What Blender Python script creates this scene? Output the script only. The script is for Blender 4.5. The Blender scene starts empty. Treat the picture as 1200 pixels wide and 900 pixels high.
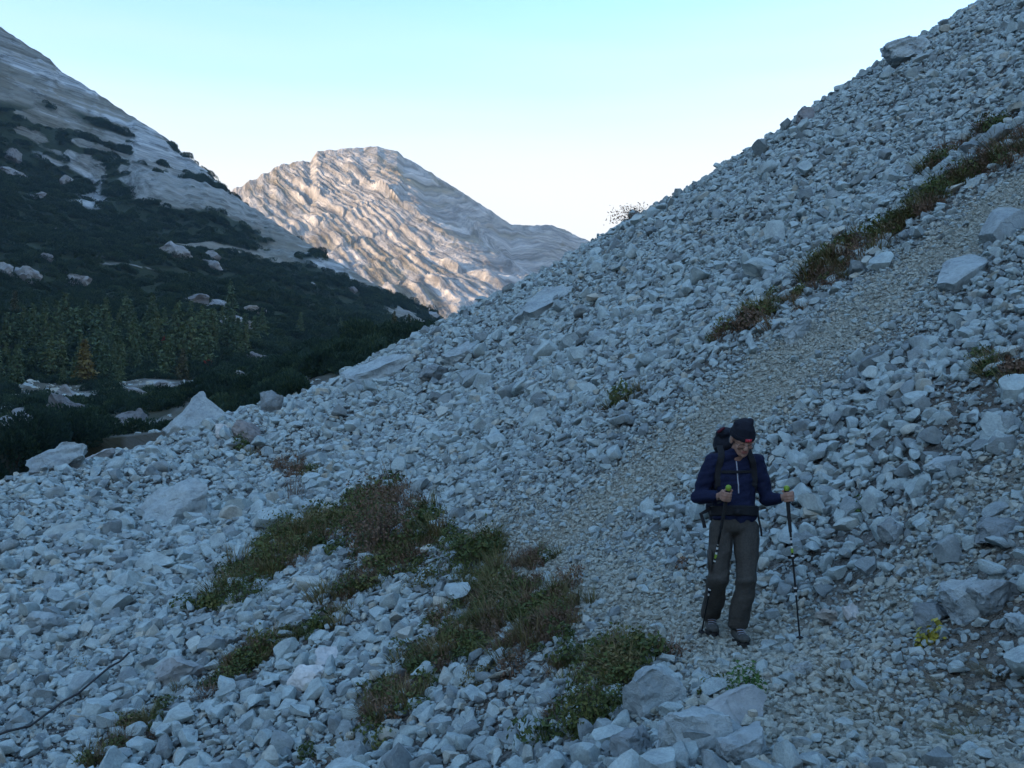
import bpy, bmesh, math, random
import numpy as np
from mathutils import Vector, Matrix, Euler

rng = np.random.default_rng(7)
random.seed(7)
R = math.radians
scene = bpy.context.scene
COL = scene.collection

# ------------------------------------------------------------------ camera
F_PX = 1152.0            # focal length in pixels of a 1200 px wide frame
PITCH = R(2.5)
CAM_Z = 1.6
cam_data = bpy.data.cameras.new('camera')
cam_data.sensor_width = 36.0
cam_data.lens = 36.0 * F_PX / 1200.0
cam_data.clip_start = 0.1
cam_data.clip_end = 20000
cam = bpy.data.objects.new('camera', cam_data)
COL.objects.link(cam)
cam.location = (0, 0, CAM_Z)
cam.rotation_euler = (math.pi / 2 + PITCH, 0, 0)
scene.camera = cam

# ------------------------------------------------------------------ light
SUN_EL = R(10)
SUN_AZ = np.array([-0.88, -0.47])            # horizontal direction towards the sun
SUN_AZ = SUN_AZ / np.linalg.norm(SUN_AZ)
world = bpy.data.worlds.new('World')
scene.world = world
world.use_nodes = True
wn = world.node_tree.nodes
wl = world.node_tree.links
bg = wn['Background']
sky = wn.new('ShaderNodeTexSky')
sky.sky_type = 'NISHITA'
sky.sun_disc = False
sky.sun_elevation = SUN_EL
sky.sun_rotation = math.atan2(SUN_AZ[0], SUN_AZ[1])
sky.altitude = 1200
sky.air_density = 1.0
sky.dust_density = 2.0
sky.ozone_density = 1.0
tint = wn.new('ShaderNodeMix'); tint.data_type = 'RGBA'; tint.blend_type = 'MULTIPLY'   # white balance of the whole sky
tint.inputs[0].default_value = 1.0; tint.inputs[7].default_value = (0.74, 0.90, 1.02, 1)
wl.new(sky.outputs[0], tint.inputs[6]); 
wtc = wn.new('ShaderNodeTexCoord'); wsep = wn.new('ShaderNodeSeparateXYZ'); wl.new(wtc.outputs['Generated'], wsep.inputs[0])
wmr = wn.new('ShaderNodeMapRange'); wmr.interpolation_type = 'SMOOTHSTEP'
wmr.inputs['From Min'].default_value = 0.45; wmr.inputs['From Max'].default_value = 0.27
wmp = wn.new('ShaderNodeMapping'); wmp.inputs['Scale'].default_value = (1.6, 1.6, 16)
wno = wn.new('ShaderNodeTexNoise'); wno.inputs['Scale'].default_value = 1.0; wno.inputs['Detail'].default_value = 4.0     # faint layers of haze
wl.new(wtc.outputs['Generated'], wmp.inputs[0]); wl.new(wmp.outputs[0], wno.inputs['Vector'])
wma = wn.new('ShaderNodeMath'); wma.operation = 'MULTIPLY_ADD'; wma.inputs[1].default_value = 0.09
wl.new(wno.outputs[0], wma.inputs[0]); wl.new(wsep.outputs['Z'], wma.inputs[2])
wl.new(wma.outputs[0], wmr.inputs['Value'])
whz = wn.new('ShaderNodeMix'); whz.data_type = 'RGBA'; whz.inputs[7].default_value = (1.62, 1.62, 1.62, 1)
wl.new(wmr.outputs[0], whz.inputs[0]); wl.new(tint.outputs[2], whz.inputs[6])
wl.new(whz.outputs[2], bg.inputs[0])
bg.inputs[1].default_value = 0.15
sun_data = bpy.data.lights.new('sun', 'SUN')
sun_data.energy = 2.6
sun_data.angle = R(0.5)
sun_data.color = (1.0, 0.69, 0.39)
sun = bpy.data.objects.new('sun', sun_data)
COL.objects.link(sun)
to_sun = Vector((SUN_AZ[0] * math.cos(SUN_EL), SUN_AZ[1] * math.cos(SUN_EL), math.sin(SUN_EL)))
sun.rotation_euler = to_sun.to_track_quat('Z', 'Y').to_euler()
vs = scene.view_settings
vs.view_transform = 'Standard'
vs.look = 'None'
vs.gamma = 1.0
vs.use_curve_mapping = False
vs.exposure = 2.27

# ------------------------------------------------------------------ helpers
CP, SP = math.cos(PITCH), math.sin(PITCH)

def ray(u, v):
    """direction of pixel (u, v), scaled so that y = 1"""
    a = (np.asarray(u, float) - 600) / F_PX
    b = (450 - np.asarray(v, float)) / F_PX
    dy = CP - SP * b
    return a / dy, (SP + CP * b) / dy

def at(u, v, depth):
    dx, dz = ray(u, v)
    return np.array([dx * depth, depth, CAM_Z + dz * depth])

def project(x, y, z):
    zz = z - CAM_Z
    d = y * CP + zz * SP
    d = np.where(d > 0.05, d, 0.05)
    up = -y * SP + zz * CP
    return 600 + F_PX * x / d, 450 - F_PX * up / d, d

def _hash(ix, iy, seed):
    h = (ix.astype(np.int64) * 374761393 + iy.astype(np.int64) * 668265263 + seed * 1442695041) & 0xFFFFFFFF
    h = ((h ^ (h >> 13)) * 1274126177) & 0xFFFFFFFF
    return ((h ^ (h >> 16)) & 0xFFFF) / 65535.0

def vnoise(x, y, seed=0):
    x = np.asarray(x, float); y = np.asarray(y, float)
    ix = np.floor(x); iy = np.floor(y)
    fx = x - ix; fy = y - iy
    sx = fx * fx * fx * (fx * (fx * 6 - 15) + 10); sy = fy * fy * fy * (fy * (fy * 6 - 15) + 10)
    a = _hash(ix, iy, seed); b = _hash(ix + 1, iy, seed)
    c = _hash(ix, iy + 1, seed); d = _hash(ix + 1, iy + 1, seed)
    return (a + (b - a) * sx) * (1 - sy) + (c + (d - c) * sx) * sy - 0.5

def fbm(x, y, octaves=4, seed=0, gain=0.5):
    t = 0; amp = 1.0
    for k in range(octaves):
        t = t + amp * vnoise(x * 2 ** k + 17.3 * k, y * 2 ** k - 9.1 * k, seed + k)
        amp *= gain
    return t

def ridged(x, y, octaves=4, seed=0):
    t = 0; amp = 1.0
    for k in range(octaves):
        t = t + amp * (1 - 4 * np.abs(vnoise(x * 2 ** k, y * 2 ** k, seed + k)))
        amp *= 0.5
    return t

def sstep(a, b, x):
    t = np.clip((x - a) / (b - a), 0, 1)
    return t * t * (3 - 2 * t)

class Surface:
    """thin-plate surface through control points"""
    def __init__(self, pts, lam=1e-4):
        P = np.array(pts, float)
        self.c = P[:, :2].mean(0)
        self.s = P[:, :2].std()
        X = (P[:, :2] - self.c) / self.s
        n = len(X)
        K = self._k(X, X) + lam * np.eye(n)
        A = np.zeros((n + 3, n + 3))
        A[:n, :n] = K
        A[:n, n] = 1; A[:n, n + 1:] = X
        A[n, :n] = 1; A[n + 1:, :n] = X.T
        b = np.zeros(n + 3); b[:n] = P[:, 2]
        self.w = np.linalg.solve(A, b)
        self.X = X
    def _k(self, A, B):
        r2 = ((A[:, None, :] - B[None, :, :]) ** 2).sum(-1) + 1e-12
        return 0.5 * r2 * np.log(r2)
    def __call__(self, x, y):
        x = np.asarray(x, float); y = np.asarray(y, float)
        shp = np.broadcast(x, y).shape
        Q = (np.stack([np.broadcast_to(x, shp).ravel(), np.broadcast_to(y, shp).ravel()], 1) - self.c) / self.s
        out = np.empty(len(Q))
        n = len(self.X)
        for i in range(0, len(Q), 20000):
            q = Q[i:i + 20000]
            out[i:i + 20000] = self._k(q, self.X) @ self.w[:n] + self.w[n] + q @ self.w[n + 1:]
        return out.reshape(shp)

def hit(func, u, v, d0, d1, n=2500):
    """first point of the surface func on the ray of pixel (u, v)"""
    dx, dz = ray(u, v)
    t = np.geomspace(d0, d1, n)
    gap = CAM_Z + dz * t - func(dx * t, t)
    k = np.where((gap[1:] <= 0) & (gap[:-1] > 0))[0]
    if len(k):
        i = k[0]; f = gap[i] / (gap[i] - gap[i + 1]); d = t[i] + f * (t[i + 1] - t[i])
    else:
        d = t[np.argmin(np.abs(gap))]
    return np.array([dx * d, d, float(func(np.array([dx * d]), np.array([d]))[0])])

def poly_dist(x, y, pts):
    """distance in plan to a polyline"""
    best = np.full(np.shape(x), 1e9)
    for (a, b) in zip(pts[:-1], pts[1:]):
        a = np.array(a[:2]); b = np.array(b[:2]); ab = b - a
        t = np.clip(((x - a[0]) * ab[0] + (y - a[1]) * ab[1]) / max(ab @ ab, 1e-9), 0, 1)
        best = np.minimum(best, np.hypot(x - a[0] - t * ab[0], y - a[1] - t * ab[1]))
    return best

def new_obj(name, mesh, parent=None, mat=None, col=None):
    o = bpy.data.objects.new(name, mesh)
    (col or COL).objects.link(o)
    if parent is not None:
        o.parent = parent
    if mat is not None and mesh is not None and len(mesh.materials) == 0:
        mesh.materials.append(mat)
    return o

def tag(o, label=None, cat=None, group=None, kind=None):
    if label: o['label'] = label
    if cat: o['category'] = cat
    if group: o['group'] = group
    if kind: o['kind'] = kind
    return o

def empty(name, loc, rz=0):
    o = bpy.data.objects.new(name, None)
    COL.objects.link(o)
    o.location = loc
    o.rotation_euler = (0, 0, rz)
    o.empty_display_size = 0.2
    return o

def mesh_np(name, V, Fc, smooth=False, attrs=None):
    me = bpy.data.meshes.new(name)
    V = np.asarray(V, np.float32); Fc = np.asarray(Fc, np.int32)
    nf, k = Fc.shape
    me.vertices.add(len(V)); me.vertices.foreach_set('co', V.ravel())
    me.loops.add(nf * k); me.loops.foreach_set('vertex_index', Fc.ravel())
    me.polygons.add(nf)
    me.polygons.foreach_set('loop_start', np.arange(0, nf * k, k, dtype=np.int32))
    me.polygons.foreach_set('loop_total', np.full(nf, k, np.int32))
    me.polygons.foreach_set('use_smooth', np.full(nf, smooth, bool))
    for nm, val in (attrs or {}).items():
        a = me.attributes.new(nm, 'FLOAT', 'POINT')
        a.data.foreach_set('value', np.asarray(val, np.float32).ravel())
    me.update(calc_edges=True)
    me.validate()
    return me

def grid_faces(nx, ny):
    i = np.arange(nx - 1); j = np.arange(ny - 1)
    I, J = np.meshgrid(i, j, indexing='ij')
    a = (I * ny + J).ravel()
    return np.stack([a, a + ny, a + ny + 1, a + 1], 1)

def bm_mesh(bm, name, smooth=False):
    me = bpy.data.meshes.new(name)
    bm.to_mesh(me); bm.free()
    if smooth:
        me.polygons.foreach_set('use_smooth', np.ones(len(me.polygons), bool))
    return me

def rot_np(normals, spin, jitter):
    """euler angles that turn z to the (jittered) normal after a spin"""
    n = normals + jitter
    n = n / np.linalg.norm(n, axis=1)[:, None]
    t = np.stack([np.cos(spin), np.sin(spin), np.zeros_like(spin)], 1)
    x = t - n * (t * n).sum(1)[:, None]
    x /= np.linalg.norm(x, axis=1)[:, None]
    y = np.cross(n, x)
    # columns of R are x, y, n
    ry = np.arcsin(np.clip(-x[:, 2], -1, 1))
    rx = np.arctan2(y[:, 2], n[:, 2])
    rz = np.arctan2(x[:, 1], x[:, 0])
    return np.stack([rx, ry, rz], 1)

def scatter(name, parent, pos, rot, scl, idx, variants, label=None, cat=None):
    """one 'stuff' object that sets the variant meshes on points"""
    me = bpy.data.meshes.new(name)
    n = len(pos)
    me.vertices.add(n); me.vertices.foreach_set('co', np.asarray(pos, np.float32).ravel())
    for nm, val in (('rot', rot), ('scl', scl)):
        a = me.attributes.new(nm, 'FLOAT_VECTOR', 'POINT')
        a.data.foreach_set('vector', np.asarray(val, np.float32).ravel())
    a = me.attributes.new('idx', 'INT', 'POINT')
    a.data.foreach_set('value', np.asarray(idx, np.int32))
    o = new_obj(name, me, parent)
    tag(o, label, cat, None, 'stuff')
    ng = bpy.data.node_groups.new(name, 'GeometryNodeTree')
    ng.interface.new_socket('Geometry', in_out='INPUT', socket_type='NodeSocketGeometry')
    ng.interface.new_socket('Geometry', in_out='OUTPUT', socket_type='NodeSocketGeometry')
    N = ng.nodes; L = ng.links
    gi = N.new('NodeGroupInput'); go = N.new('NodeGroupOutput')
    ci = N.new('GeometryNodeCollectionInfo')
    ci.inputs['Collection'].default_value = variants
    ci.inputs['Separate Children'].default_value = True
    ci.inputs['Reset Children'].default_value = True
    ip = N.new('GeometryNodeInstanceOnPoints')
    ip.inputs['Pick Instance'].default_value = True
    def named(nm, ty):
        q = N.new('GeometryNodeInputNamedAttribute'); q.data_type = ty
        q.inputs['Name'].default_value = nm
        return next(s for s in q.outputs if s.enabled and s.name == 'Attribute')
    e2r = N.new('FunctionNodeEulerToRotation')
    L.new(named('rot', 'FLOAT_VECTOR'), e2r.inputs[0])
    L.new(e2r.outputs[0], ip.inputs['Rotation'])
    L.new(named('scl', 'FLOAT_VECTOR'), ip.inputs['Scale'])
    L.new(named('idx', 'INT'), ip.inputs['Instance Index'])
    L.new(gi.outputs[0], ip.inputs['Points'])
    L.new(ci.outputs[0], ip.inputs['Instance'])
    L.new(ip.outputs[0], go.inputs[0])
    md = o.modifiers.new('scatter', 'NODES'); md.node_group = ng
    return o

def variant_collection(name, meshes):
    c = bpy.data.collections.new(name)
    for i, me in enumerate(meshes):
        o = bpy.data.objects.new('%s_%02d' % (name, i), me)
        c.objects.link(o)
    return c

# ------------------------------------------------------------------ materials
def mat_new(name, rough=0.9):
    m = bpy.data.materials.new(name); m.use_nodes = True
    b = m.node_tree.nodes['Principled BSDF']
    b.inputs['Roughness'].default_value = rough
    b.inputs['Specular IOR Level'].default_value = 0.25
    return m, m.node_tree.nodes, m.node_tree.links, b

def nd(N, ty, **kw):
    n = N.new(ty)
    for k, v in kw.items():
        if k in n.bl_rna.properties and k not in ('inputs',):
            setattr(n, k, v)
        else:
            n.inputs[k].default_value = v
    return n

def ramp(N, stops):
    r = N.new('ShaderNodeValToRGB')
    el = r.color_ramp.elements
    el[0].position, el[0].color = stops[0][0], (*stops[0][1], 1)
    el[1].position, el[1].color = stops[-1][0], (*stops[-1][1], 1)
    for p, c in stops[1:-1]:
        e = el.new(p); e.color = (*c, 1)
    return r

def mixc(N, L, fac, a, b, mode='MIX'):
    m = N.new('ShaderNodeMix'); m.data_type = 'RGBA'; m.blend_type = mode
    for s, v in ((0, fac), (6, a), (7, b)):
        if isinstance(v, (int, float)):
            m.inputs[s].default_value = v
        elif isinstance(v, tuple):
            m.inputs[s].default_value = (*v, 1)
        else:
            L.new(v, m.inputs[s])
    return m.outputs[2]

def bump(N, L, b, height, strength=0.5, dist=0.02, normal=None):
    q = N.new('ShaderNodeBump'); q.inputs['Strength'].default_value = strength
    q.inputs['Distance'].default_value = dist
    L.new(height, q.inputs['Height'])
    if normal is not None: L.new(normal, q.inputs['Normal'])
    L.new(q.outputs[0], b.inputs['Normal'])
    return q.outputs[0]

def mat_stone(name, base=(0.37, 0.445, 0.45), warm=(0.43, 0.42, 0.36), dark=(0.255, 0.30, 0.31), scale=6.0, bstr=0.6, bdist=0.02, cracks=0.0):
    m, N, L, b = mat_new(name)
    oi = N.new('ShaderNodeObjectInfo')
    tc = N.new('ShaderNodeTexCoord')
    add = N.new('ShaderNodeVectorMath'); add.operation = 'ADD'
    cmb = N.new('ShaderNodeMath'); cmb.operation = 'MULTIPLY'; cmb.inputs[1].default_value = 57.0
    L.new(oi.outputs['Random'], cmb.inputs[0])
    L.new(tc.outputs['Object'], add.inputs[0]); L.new(cmb.outputs[0], add.inputs[1])
    n1 = nd(N, 'ShaderNodeTexNoise', Scale=scale * 0.35, Detail=5.0, Roughness=0.6)
    n2 = nd(N, 'ShaderNodeTexNoise', Scale=scale * 2.2, Detail=6.0, Roughness=0.7)
    L.new(add.outputs[0], n1.inputs['Vector']); L.new(add.outputs[0], n2.inputs['Vector'])
    tint = ramp(N, [(0.0, tuple(c * 0.75 for c in dark)), (0.15, dark), (0.45, base), (0.90, tuple(c * 1.05 for c in base)), (0.95, warm), (1.0, tuple(c * 1.14 for c in base))])
    L.new(oi.outputs['Random'], tint.inputs[0])
    r1 = ramp(N, [(0.3, (0.72, 0.72, 0.73)), (0.62, (1.08, 1.07, 1.04))])
    L.new(n1.outputs[0], r1.inputs[0])
    c = mixc(N, L, 1.0, tint.outputs[0], r1.outputs[0], 'MULTIPLY')
    r2 = ramp(N, [(0.35, (0.8, 0.8, 0.8)), (0.6, (1.06, 1.06, 1.06))])
    L.new(n2.outputs[0], r2.inputs[0])
    c = mixc(N, L, 1.0, c, r2.outputs[0], 'MULTIPLY')
    r3 = ramp(N, [(0.62, (0, 0, 0)), (0.75, (1, 1, 1))])
    n3 = nd(N, 'ShaderNodeTexNoise', Scale=scale * 0.6, Detail=3.0)
    L.new(add.outputs[0], n3.inputs['Vector']); L.new(n3.outputs[0], r3.inputs[0])
    c = mixc(N, L, r3.outputs[0], c, mixc(N, L, 0.45, c, warm))
    hgt = n2.outputs[0]
    if cracks:
        wv = N.new('ShaderNodeVectorMath'); wv.operation = 'ADD'
        nw = nd(N, 'ShaderNodeTexNoise', Scale=cracks * 1.5, Detail=4.0); L.new(add.outputs[0], nw.inputs['Vector'])
        L.new(add.outputs[0], wv.inputs[0]); L.new(nw.outputs['Color'], wv.inputs[1])
        vc = N.new('ShaderNodeTexVoronoi'); vc.feature = 'DISTANCE_TO_EDGE'; vc.inputs['Scale'].default_value = cracks
        L.new(wv.outputs[0], vc.inputs['Vector'])
        rc = ramp(N, [(0.0, (0.42, 0.42, 0.42)), (0.02, (1, 1, 1))]); L.new(vc.outputs['Distance'], rc.inputs[0])
        c = mixc(N, L, 0.3, c, mixc(N, L, 1.0, c, rc.outputs[0], 'MULTIPLY'))
        mm = N.new('ShaderNodeMath'); mm.operation = 'ADD'; ms = N.new('ShaderNodeMath'); ms.operation = 'MULTIPLY'; ms.inputs[1].default_value = 0.35; L.new(rc.outputs[0], ms.inputs[0]); L.new(n2.outputs[0], mm.inputs[0]); L.new(ms.outputs[0], mm.inputs[1]); hgt = mm.outputs[0]
    L.new(c, b.inputs['Base Color'])
    bump(N, L, b, hgt, bstr, bdist)
    return m

def mat_leaf(name, cols, rough=0.7, transl=0.25):
    m, N, L, b = mat_new(name, rough)
    oi = N.new('ShaderNodeObjectInfo')
    at_ = N.new('ShaderNodeAttribute'); at_.attribute_name = 'tint'
    ad = N.new('ShaderNodeMath'); ad.operation = 'MULTIPLY_ADD'; ad.inputs[1].default_value = 0.55
    m2 = N.new('ShaderNodeMath'); m2.operation = 'MULTIPLY'; m2.inputs[1].default_value = 0.45
    L.new(at_.outputs['Fac'], ad.inputs[0]); L.new(oi.outputs['Random'], m2.inputs[0]); L.new(m2.outputs[0], ad.inputs[2])
    r = ramp(N, [(i / (len(cols) - 1), c) for i, c in enumerate(cols)])
    L.new(ad.outputs[0], r.inputs[0])
    L.new(r.outputs[0], b.inputs['Base Color'])
    return m

def mat_plain(name, col, rough=0.7, nscale=40.0, var=0.25, bstr=0.2, bdist=0.003, metal=0.0):
    m, N, L, b = mat_new(name, rough)
    tc = N.new('ShaderNodeTexCoord')
    n = nd(N, 'ShaderNodeTexNoise', Scale=nscale, Detail=4.0)
    L.new(tc.outputs['Object'], n.inputs['Vector'])
    r = ramp(N, [(0.3, tuple(c * (1 - var) for c in col)), (0.7, tuple(c * (1 + var) for c in col))])
    L.new(n.outputs[0], r.inputs[0]); L.new(r.outputs[0], b.inputs['Base Color'])
    b.inputs['Metallic'].default_value = metal
    if bstr: bump(N, L, b, n.outputs[0], bstr, bdist)
    return m

M_STONE = mat_stone('limestone_stone')
M_BOULDER = mat_stone('limestone_boulder', base=(0.37, 0.43, 0.445), warm=(0.40, 0.39, 0.36), dark=(0.30, 0.345, 0.36), scale=5.0, bstr=1.0, bdist=0.05, cracks=1.1)

# ------------------------------------------------------------------ scree slope: the lie of the land
RIM = [(1400, -130, 33), (1160, 4, 36), (1000, 103, 40), (880, 184, 42), (700, 284, 45), (600, 336, 47), (500, 391, 49),
       (400, 446, 46), (340, 478, 42), (280, 500, 38), (200, 510, 34), (120, 540, 29), (50, 562, 26), (0, 578, 25), (-150, 650, 21)]
CTRL = [(1150, 850, 5.3), (1000, 850, 5.3), (900, 800, 6.2), (860, 752, 7.5), (930, 752, 7.5), (790, 745, 7.7), (700, 700, 9.3), (640, 650, 12.4), (500, 600, 18), (400, 575, 24),
        (1000, 900, 4.6), (800, 880, 5.1), (700, 900, 5.4), (600, 900, 6.5), (400, 900, 8.2), (200, 900, 9.6), (0, 900, 10),
        (1190, 600, 7), (1100, 500, 9.2), (1000, 600, 8.9), (960, 680, 8.2), (900, 300, 21), (1190, 190, 15.5), (1190, 380, 10.8),
        (870, 390, 15.5), (1100, 100, 27), (700, 350, 30), (800, 500, 13.2), (650, 450, 22), (500, 450, 33), (450, 500, 30), (550, 540, 21),
        (0, 750, 14.5), (100, 650, 19), (200, 600, 24), (250, 700, 15.5), (400, 700, 13.5), (300, 800, 11.3), (150, 800, 12), (450, 800, 10),
        (550, 700, 12), (600, 800, 8.2), (660, 770, 8.3), (300, 545, 29)]
ctrl = [at(*c) for c in CTRL] + [at(*c) for c in RIM]
for (u, v, d) in RIM:
    p = at(u, v, d * 1.22); k = 1.6 if u < 450 else 2.2
    ctrl.append(p - np.array([0, 0, k]))
    p = at(u, v, d * 1.7)
    ctrl.append(p - np.array([0, 0, 7.5 if u < 450 else 12]))
ctrl += [np.array(p, float) for p in [(0, 0, 0), (1.5, 2, 0), (-1.5, 1.5, -.35), (-6, 2, -3), (5, 0, 2.4), (10, 3, 5.8), (0, -4, .1), (-8, 6, -3.2), (5, -4, 2.6), (20, 5, 12)]]
SCREE = Surface(ctrl, 2e-4)
TRAIL = [at(u, v, d) for (u, v, d) in [(1150, 900, 4.6), (1000, 850, 5.3), (920, 800, 6.2), (860, 752, 7.5), (760, 720, 8.6), (690, 690, 9.7), (640, 650, 12.4), (500, 600, 18), (400, 575, 24), (310, 545, 29)]]
TRAIL = [np.array([1.6, 0.5, 0]), np.array([2.0, 3.0, 0])] + TRAIL

def H0(x, y):
    h = SCREE(x, y)
    d = np.hypot(x, y)
    far = sstep(6, 25, d)
    h = h + 0.10 * fbm(x / 1.3, y / 1.3, 3, 3) * (0.5 + far) + 0.5 * fbm(x / 7, y / 7, 2, 8) * far
    return h

TZ = [0.0] * len(TRAIL)
def H(x, y):
    return H0(x, y)

def normals_of(x, y, e=0.12, f=None):
    f = f or H
    gx = (f(x + e, y) - f(x - e, y)) / (2 * e); gy = (f(x, y + e) - f(x, y - e)) / (2 * e)
    n = np.stack([-gx, -gy, np.ones_like(gx)], -1)
    return n / np.linalg.norm(n, axis=-1)[..., None]

def on_scree(u, v):
    return hit(H, u, v, 3.0, 90.0, 1200)

rim_u = np.array([r[0] for r in RIM][::-1], float); rim_d = np.array([r[2] for r in RIM][::-1], float)

# strip of fine gravel that runs down the slope to the path
GRAVEL = [on_scree(*p) for p in [(1195, 225), (1120, 285), (1050, 335), (960, 400), (890, 455), (800, 530), (720, 590), (660, 630)]]
GRAVEL2 = [on_scree(*p) for p in [(1195, 560), (1150, 590), (1120, 640), (1060, 700)]]
def fineness(x, y):
    a = np.exp(-(poly_dist(x, y, GRAVEL) / 1.1) ** 2)
    b = 0.7 * np.exp(-(poly_dist(x, y, GRAVEL2) / 0.7) ** 2)
    t = 0.95 * np.exp(-(poly_dist(x, y, TRAIL) / 0.8) ** 2) * (1 - .8 * sstep(11, 17, y))
    return np.clip(np.maximum(np.maximum(a, t), b) * (1 + 0.5 * fbm(x * .9, y * .9, 3, 21)), 0, 1)

SOIL = [on_scree(*p) for p in [(1198, 420), (1160, 470), (1180, 560), (1130, 630), (1080, 690), (1150, 790), (1030, 800)]]
def soil_at(x, y):
    return np.clip(np.exp(-(poly_dist(x, y, SOIL) / 0.9) ** 2) * (0.55 + 2.2 * fbm(x * 1.3, y * 1.3, 3, 37)), 0, 1)

# plant patches: (pixels along the patch, half width in pixels, plants per m2, weights green grass / leafy / brown)
PATCH = [
    ('low green plants in the upper clump below the path', [(255, 712), (300, 680), (350, 635), (385, 612)], 26, 1.5, (4, 5, 2)),
    ('long strip of green and brown grass running down the lower scree', [(110, 892), (200, 832), (300, 772), (365, 735), (420, 690), (490, 640)], 21, 1.6, (5, 4, 3)),
    ('sparse brownish green plants on the fine scree below the path', [(390, 892), (470, 820), (535, 750), (585, 690), (605, 660)], 34, 1.4, (4, 3, 4)),
    ('thin brown dry plants at the path edge', [(545, 765), (620, 745), (670, 775)], 32, 1.1, (3, 1, 5)),
    ('thin olive plants between the path edge and the lower scree', [(615, 690), (640, 740), (600, 800), (560, 850)], 26, .9, (4, 2, 4)),
    ('dark green herbs on the bank beside the boulders', [(665, 865), (695, 820), (720, 785), (745, 755)], 34, 1.4, (4, 4, 3)),
    ('brown and green low plants around the tall shrub', [(420, 590), (450, 635), (490, 660)], 30, .9, (2, 4, 4)),
    ('grey green low plants at the bend of the path', [(505, 655), (575, 650)], 25, .9, (2, 5, 2)),
    ('strip of brown green plants running up the high scree', [(868, 395), (930, 342), (985, 305), (1060, 258), (1120, 220), (1200, 172)], 33, 1.2, (5, 3, 4)),
    ('thin strip of dry plants above the long strip on the high scree', [(1090, 200), (1140, 165), (1200, 130)], 14, .7, (1, 2, 5)),
    ('small green tufts scattered over the middle of the scree', [(830, 425), (770, 455), (715, 480)], 9, .5, (3, 3, 1)),
    ('brown green plants beside the bare soil of the slope', [(1150, 415), (1195, 452)], 16, .6, (2, 3, 3)),
    ('rusty dry plants near the pyramid boulder', [(285, 525), (340, 548), (375, 560)], 9, .35, (2, 1, 6)),
]
patch_world = []
for lab, px, hw, dens, wts in PATCH:
    pts = [on_scree(*p) for p in px]
    patch_world.append((lab, pts, [1.45 * hw * p[1] / F_PX for p in pts], dens, wts))
def veg_at(x, y):
    best = np.zeros(np.shape(x))
    for lab, pts, hws, dens, wts in patch_world:
        w = float(np.mean(hws))
        d = poly_dist(x, y, pts) / w
        best = np.maximum(best, np.exp(-d ** 2) * min(dens, 1.0))
    return np.clip(best * (1 + 1.1 * fbm(x * 1.7, y * 1.7, 3, 31)), 0, 1)

# ground sheet of the scree, split into slope and footpath
def build_scree_ground():
    nx, ny = 420, 440
    gx = np.linspace(-34, 46, nx)
    t = np.linspace(0, 1, ny); gy = -4 + 84 * (0.45 * t + 0.55 * t * t)
    X, Y = np.meshgrid(gx, gy, indexing='ij')
    Z = H(X, Y)
    V = np.stack([X, Y, Z], -1).reshape(-1, 3)
    Fc = grid_faces(nx, ny)
    fin = fineness(X, Y).ravel(); veg = np.maximum(veg_at(X, Y), 0.8 * soil_at(X, Y)).ravel()
    ctr = V[Fc].mean(1)
    is_path = poly_dist(ctr[:, 0], ctr[:, 1], TRAIL) < 0.42
    m, N, L, b = mat_new('scree_ground')
    tc = N.new('ShaderNodeTexCoord')
    a1 = N.new('ShaderNodeAttribute'); a1.attribute_name = 'fine'
    a2 = N.new('ShaderNodeAttribute'); a2.attribute_name = 'veg'
    vo = nd(N, 'ShaderNodeTexVoronoi', Scale=22.0)
    vo2 = nd(N, 'ShaderNodeTexVoronoi', Scale=55.0)
    no = nd(N, 'ShaderNodeTexNoise', Scale=1.3, Detail=6.0)
    for q in (vo, vo2, no): L.new(tc.outputs['Object'], q.inputs['Vector'])
    sep = N.new('ShaderNodeSeparateColor'); L.new(vo.outputs['Color'], sep.inputs[0])
    r = ramp(N, [(0.0, (0.06, 0.06, 0.058)), (0.5, (0.12, 0.122, 0.118)), (1.0, (0.22, 0.222, 0.215))])  # ground kept dark: crevice shade between the stones put into its colour
    L.new(sep.outputs[0], r.inputs[0])
    rn = ramp(N, [(0.3, (0.7, 0.7, 0.7)), (0.7, (1.05, 1.04, 1.0))]); L.new(no.outputs[0], rn.inputs[0])
    c = mixc(N, L, 1.0, r.outputs[0], rn.outputs[0], 'MULTIPLY')
    c = mixc(N, L, a1.outputs['Fac'], c, mixc(N, L, 0.7, c, (0.42, 0.41, 0.33)))
    c = mixc(N, L, a2.outputs['Fac'], c, mixc(N, L, 0.75, c, (0.13, 0.105, 0.075)))
    L.new(c, b.inputs['Base Color'])
    mx = N.new('ShaderNodeMath'); mx.operation = 'ADD'
    L.new(vo.outputs['Distance'], mx.inputs[0]); L.new(vo2.outputs['Distance'], mx.inputs[1])
    bump(N, L, b, mx.outputs[0], 0.9, -0.03)
    out = []
    for nm, sel in (('scree_slope', ~is_path), ('footpath', is_path)):
        ff = Fc[sel]; used = np.unique(ff); mp = np.zeros(len(V), np.int64); mp[used] = np.arange(len(used))
        me = mesh_np(nm, V[used], mp[ff], True, {'fine': fin[used], 'veg': veg[used]})
        o = new_obj(nm, me, None, m)
        out.append(o)
    tag(out[0], 'grey limestone scree slope rising above the footpath', 'scree slope', None, 'structure')
    tag(out[1], 'narrow gravel footpath crossing the scree', 'footpath', None, 'structure')
    return out
scree_slope, footpath = build_scree_ground()

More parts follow.
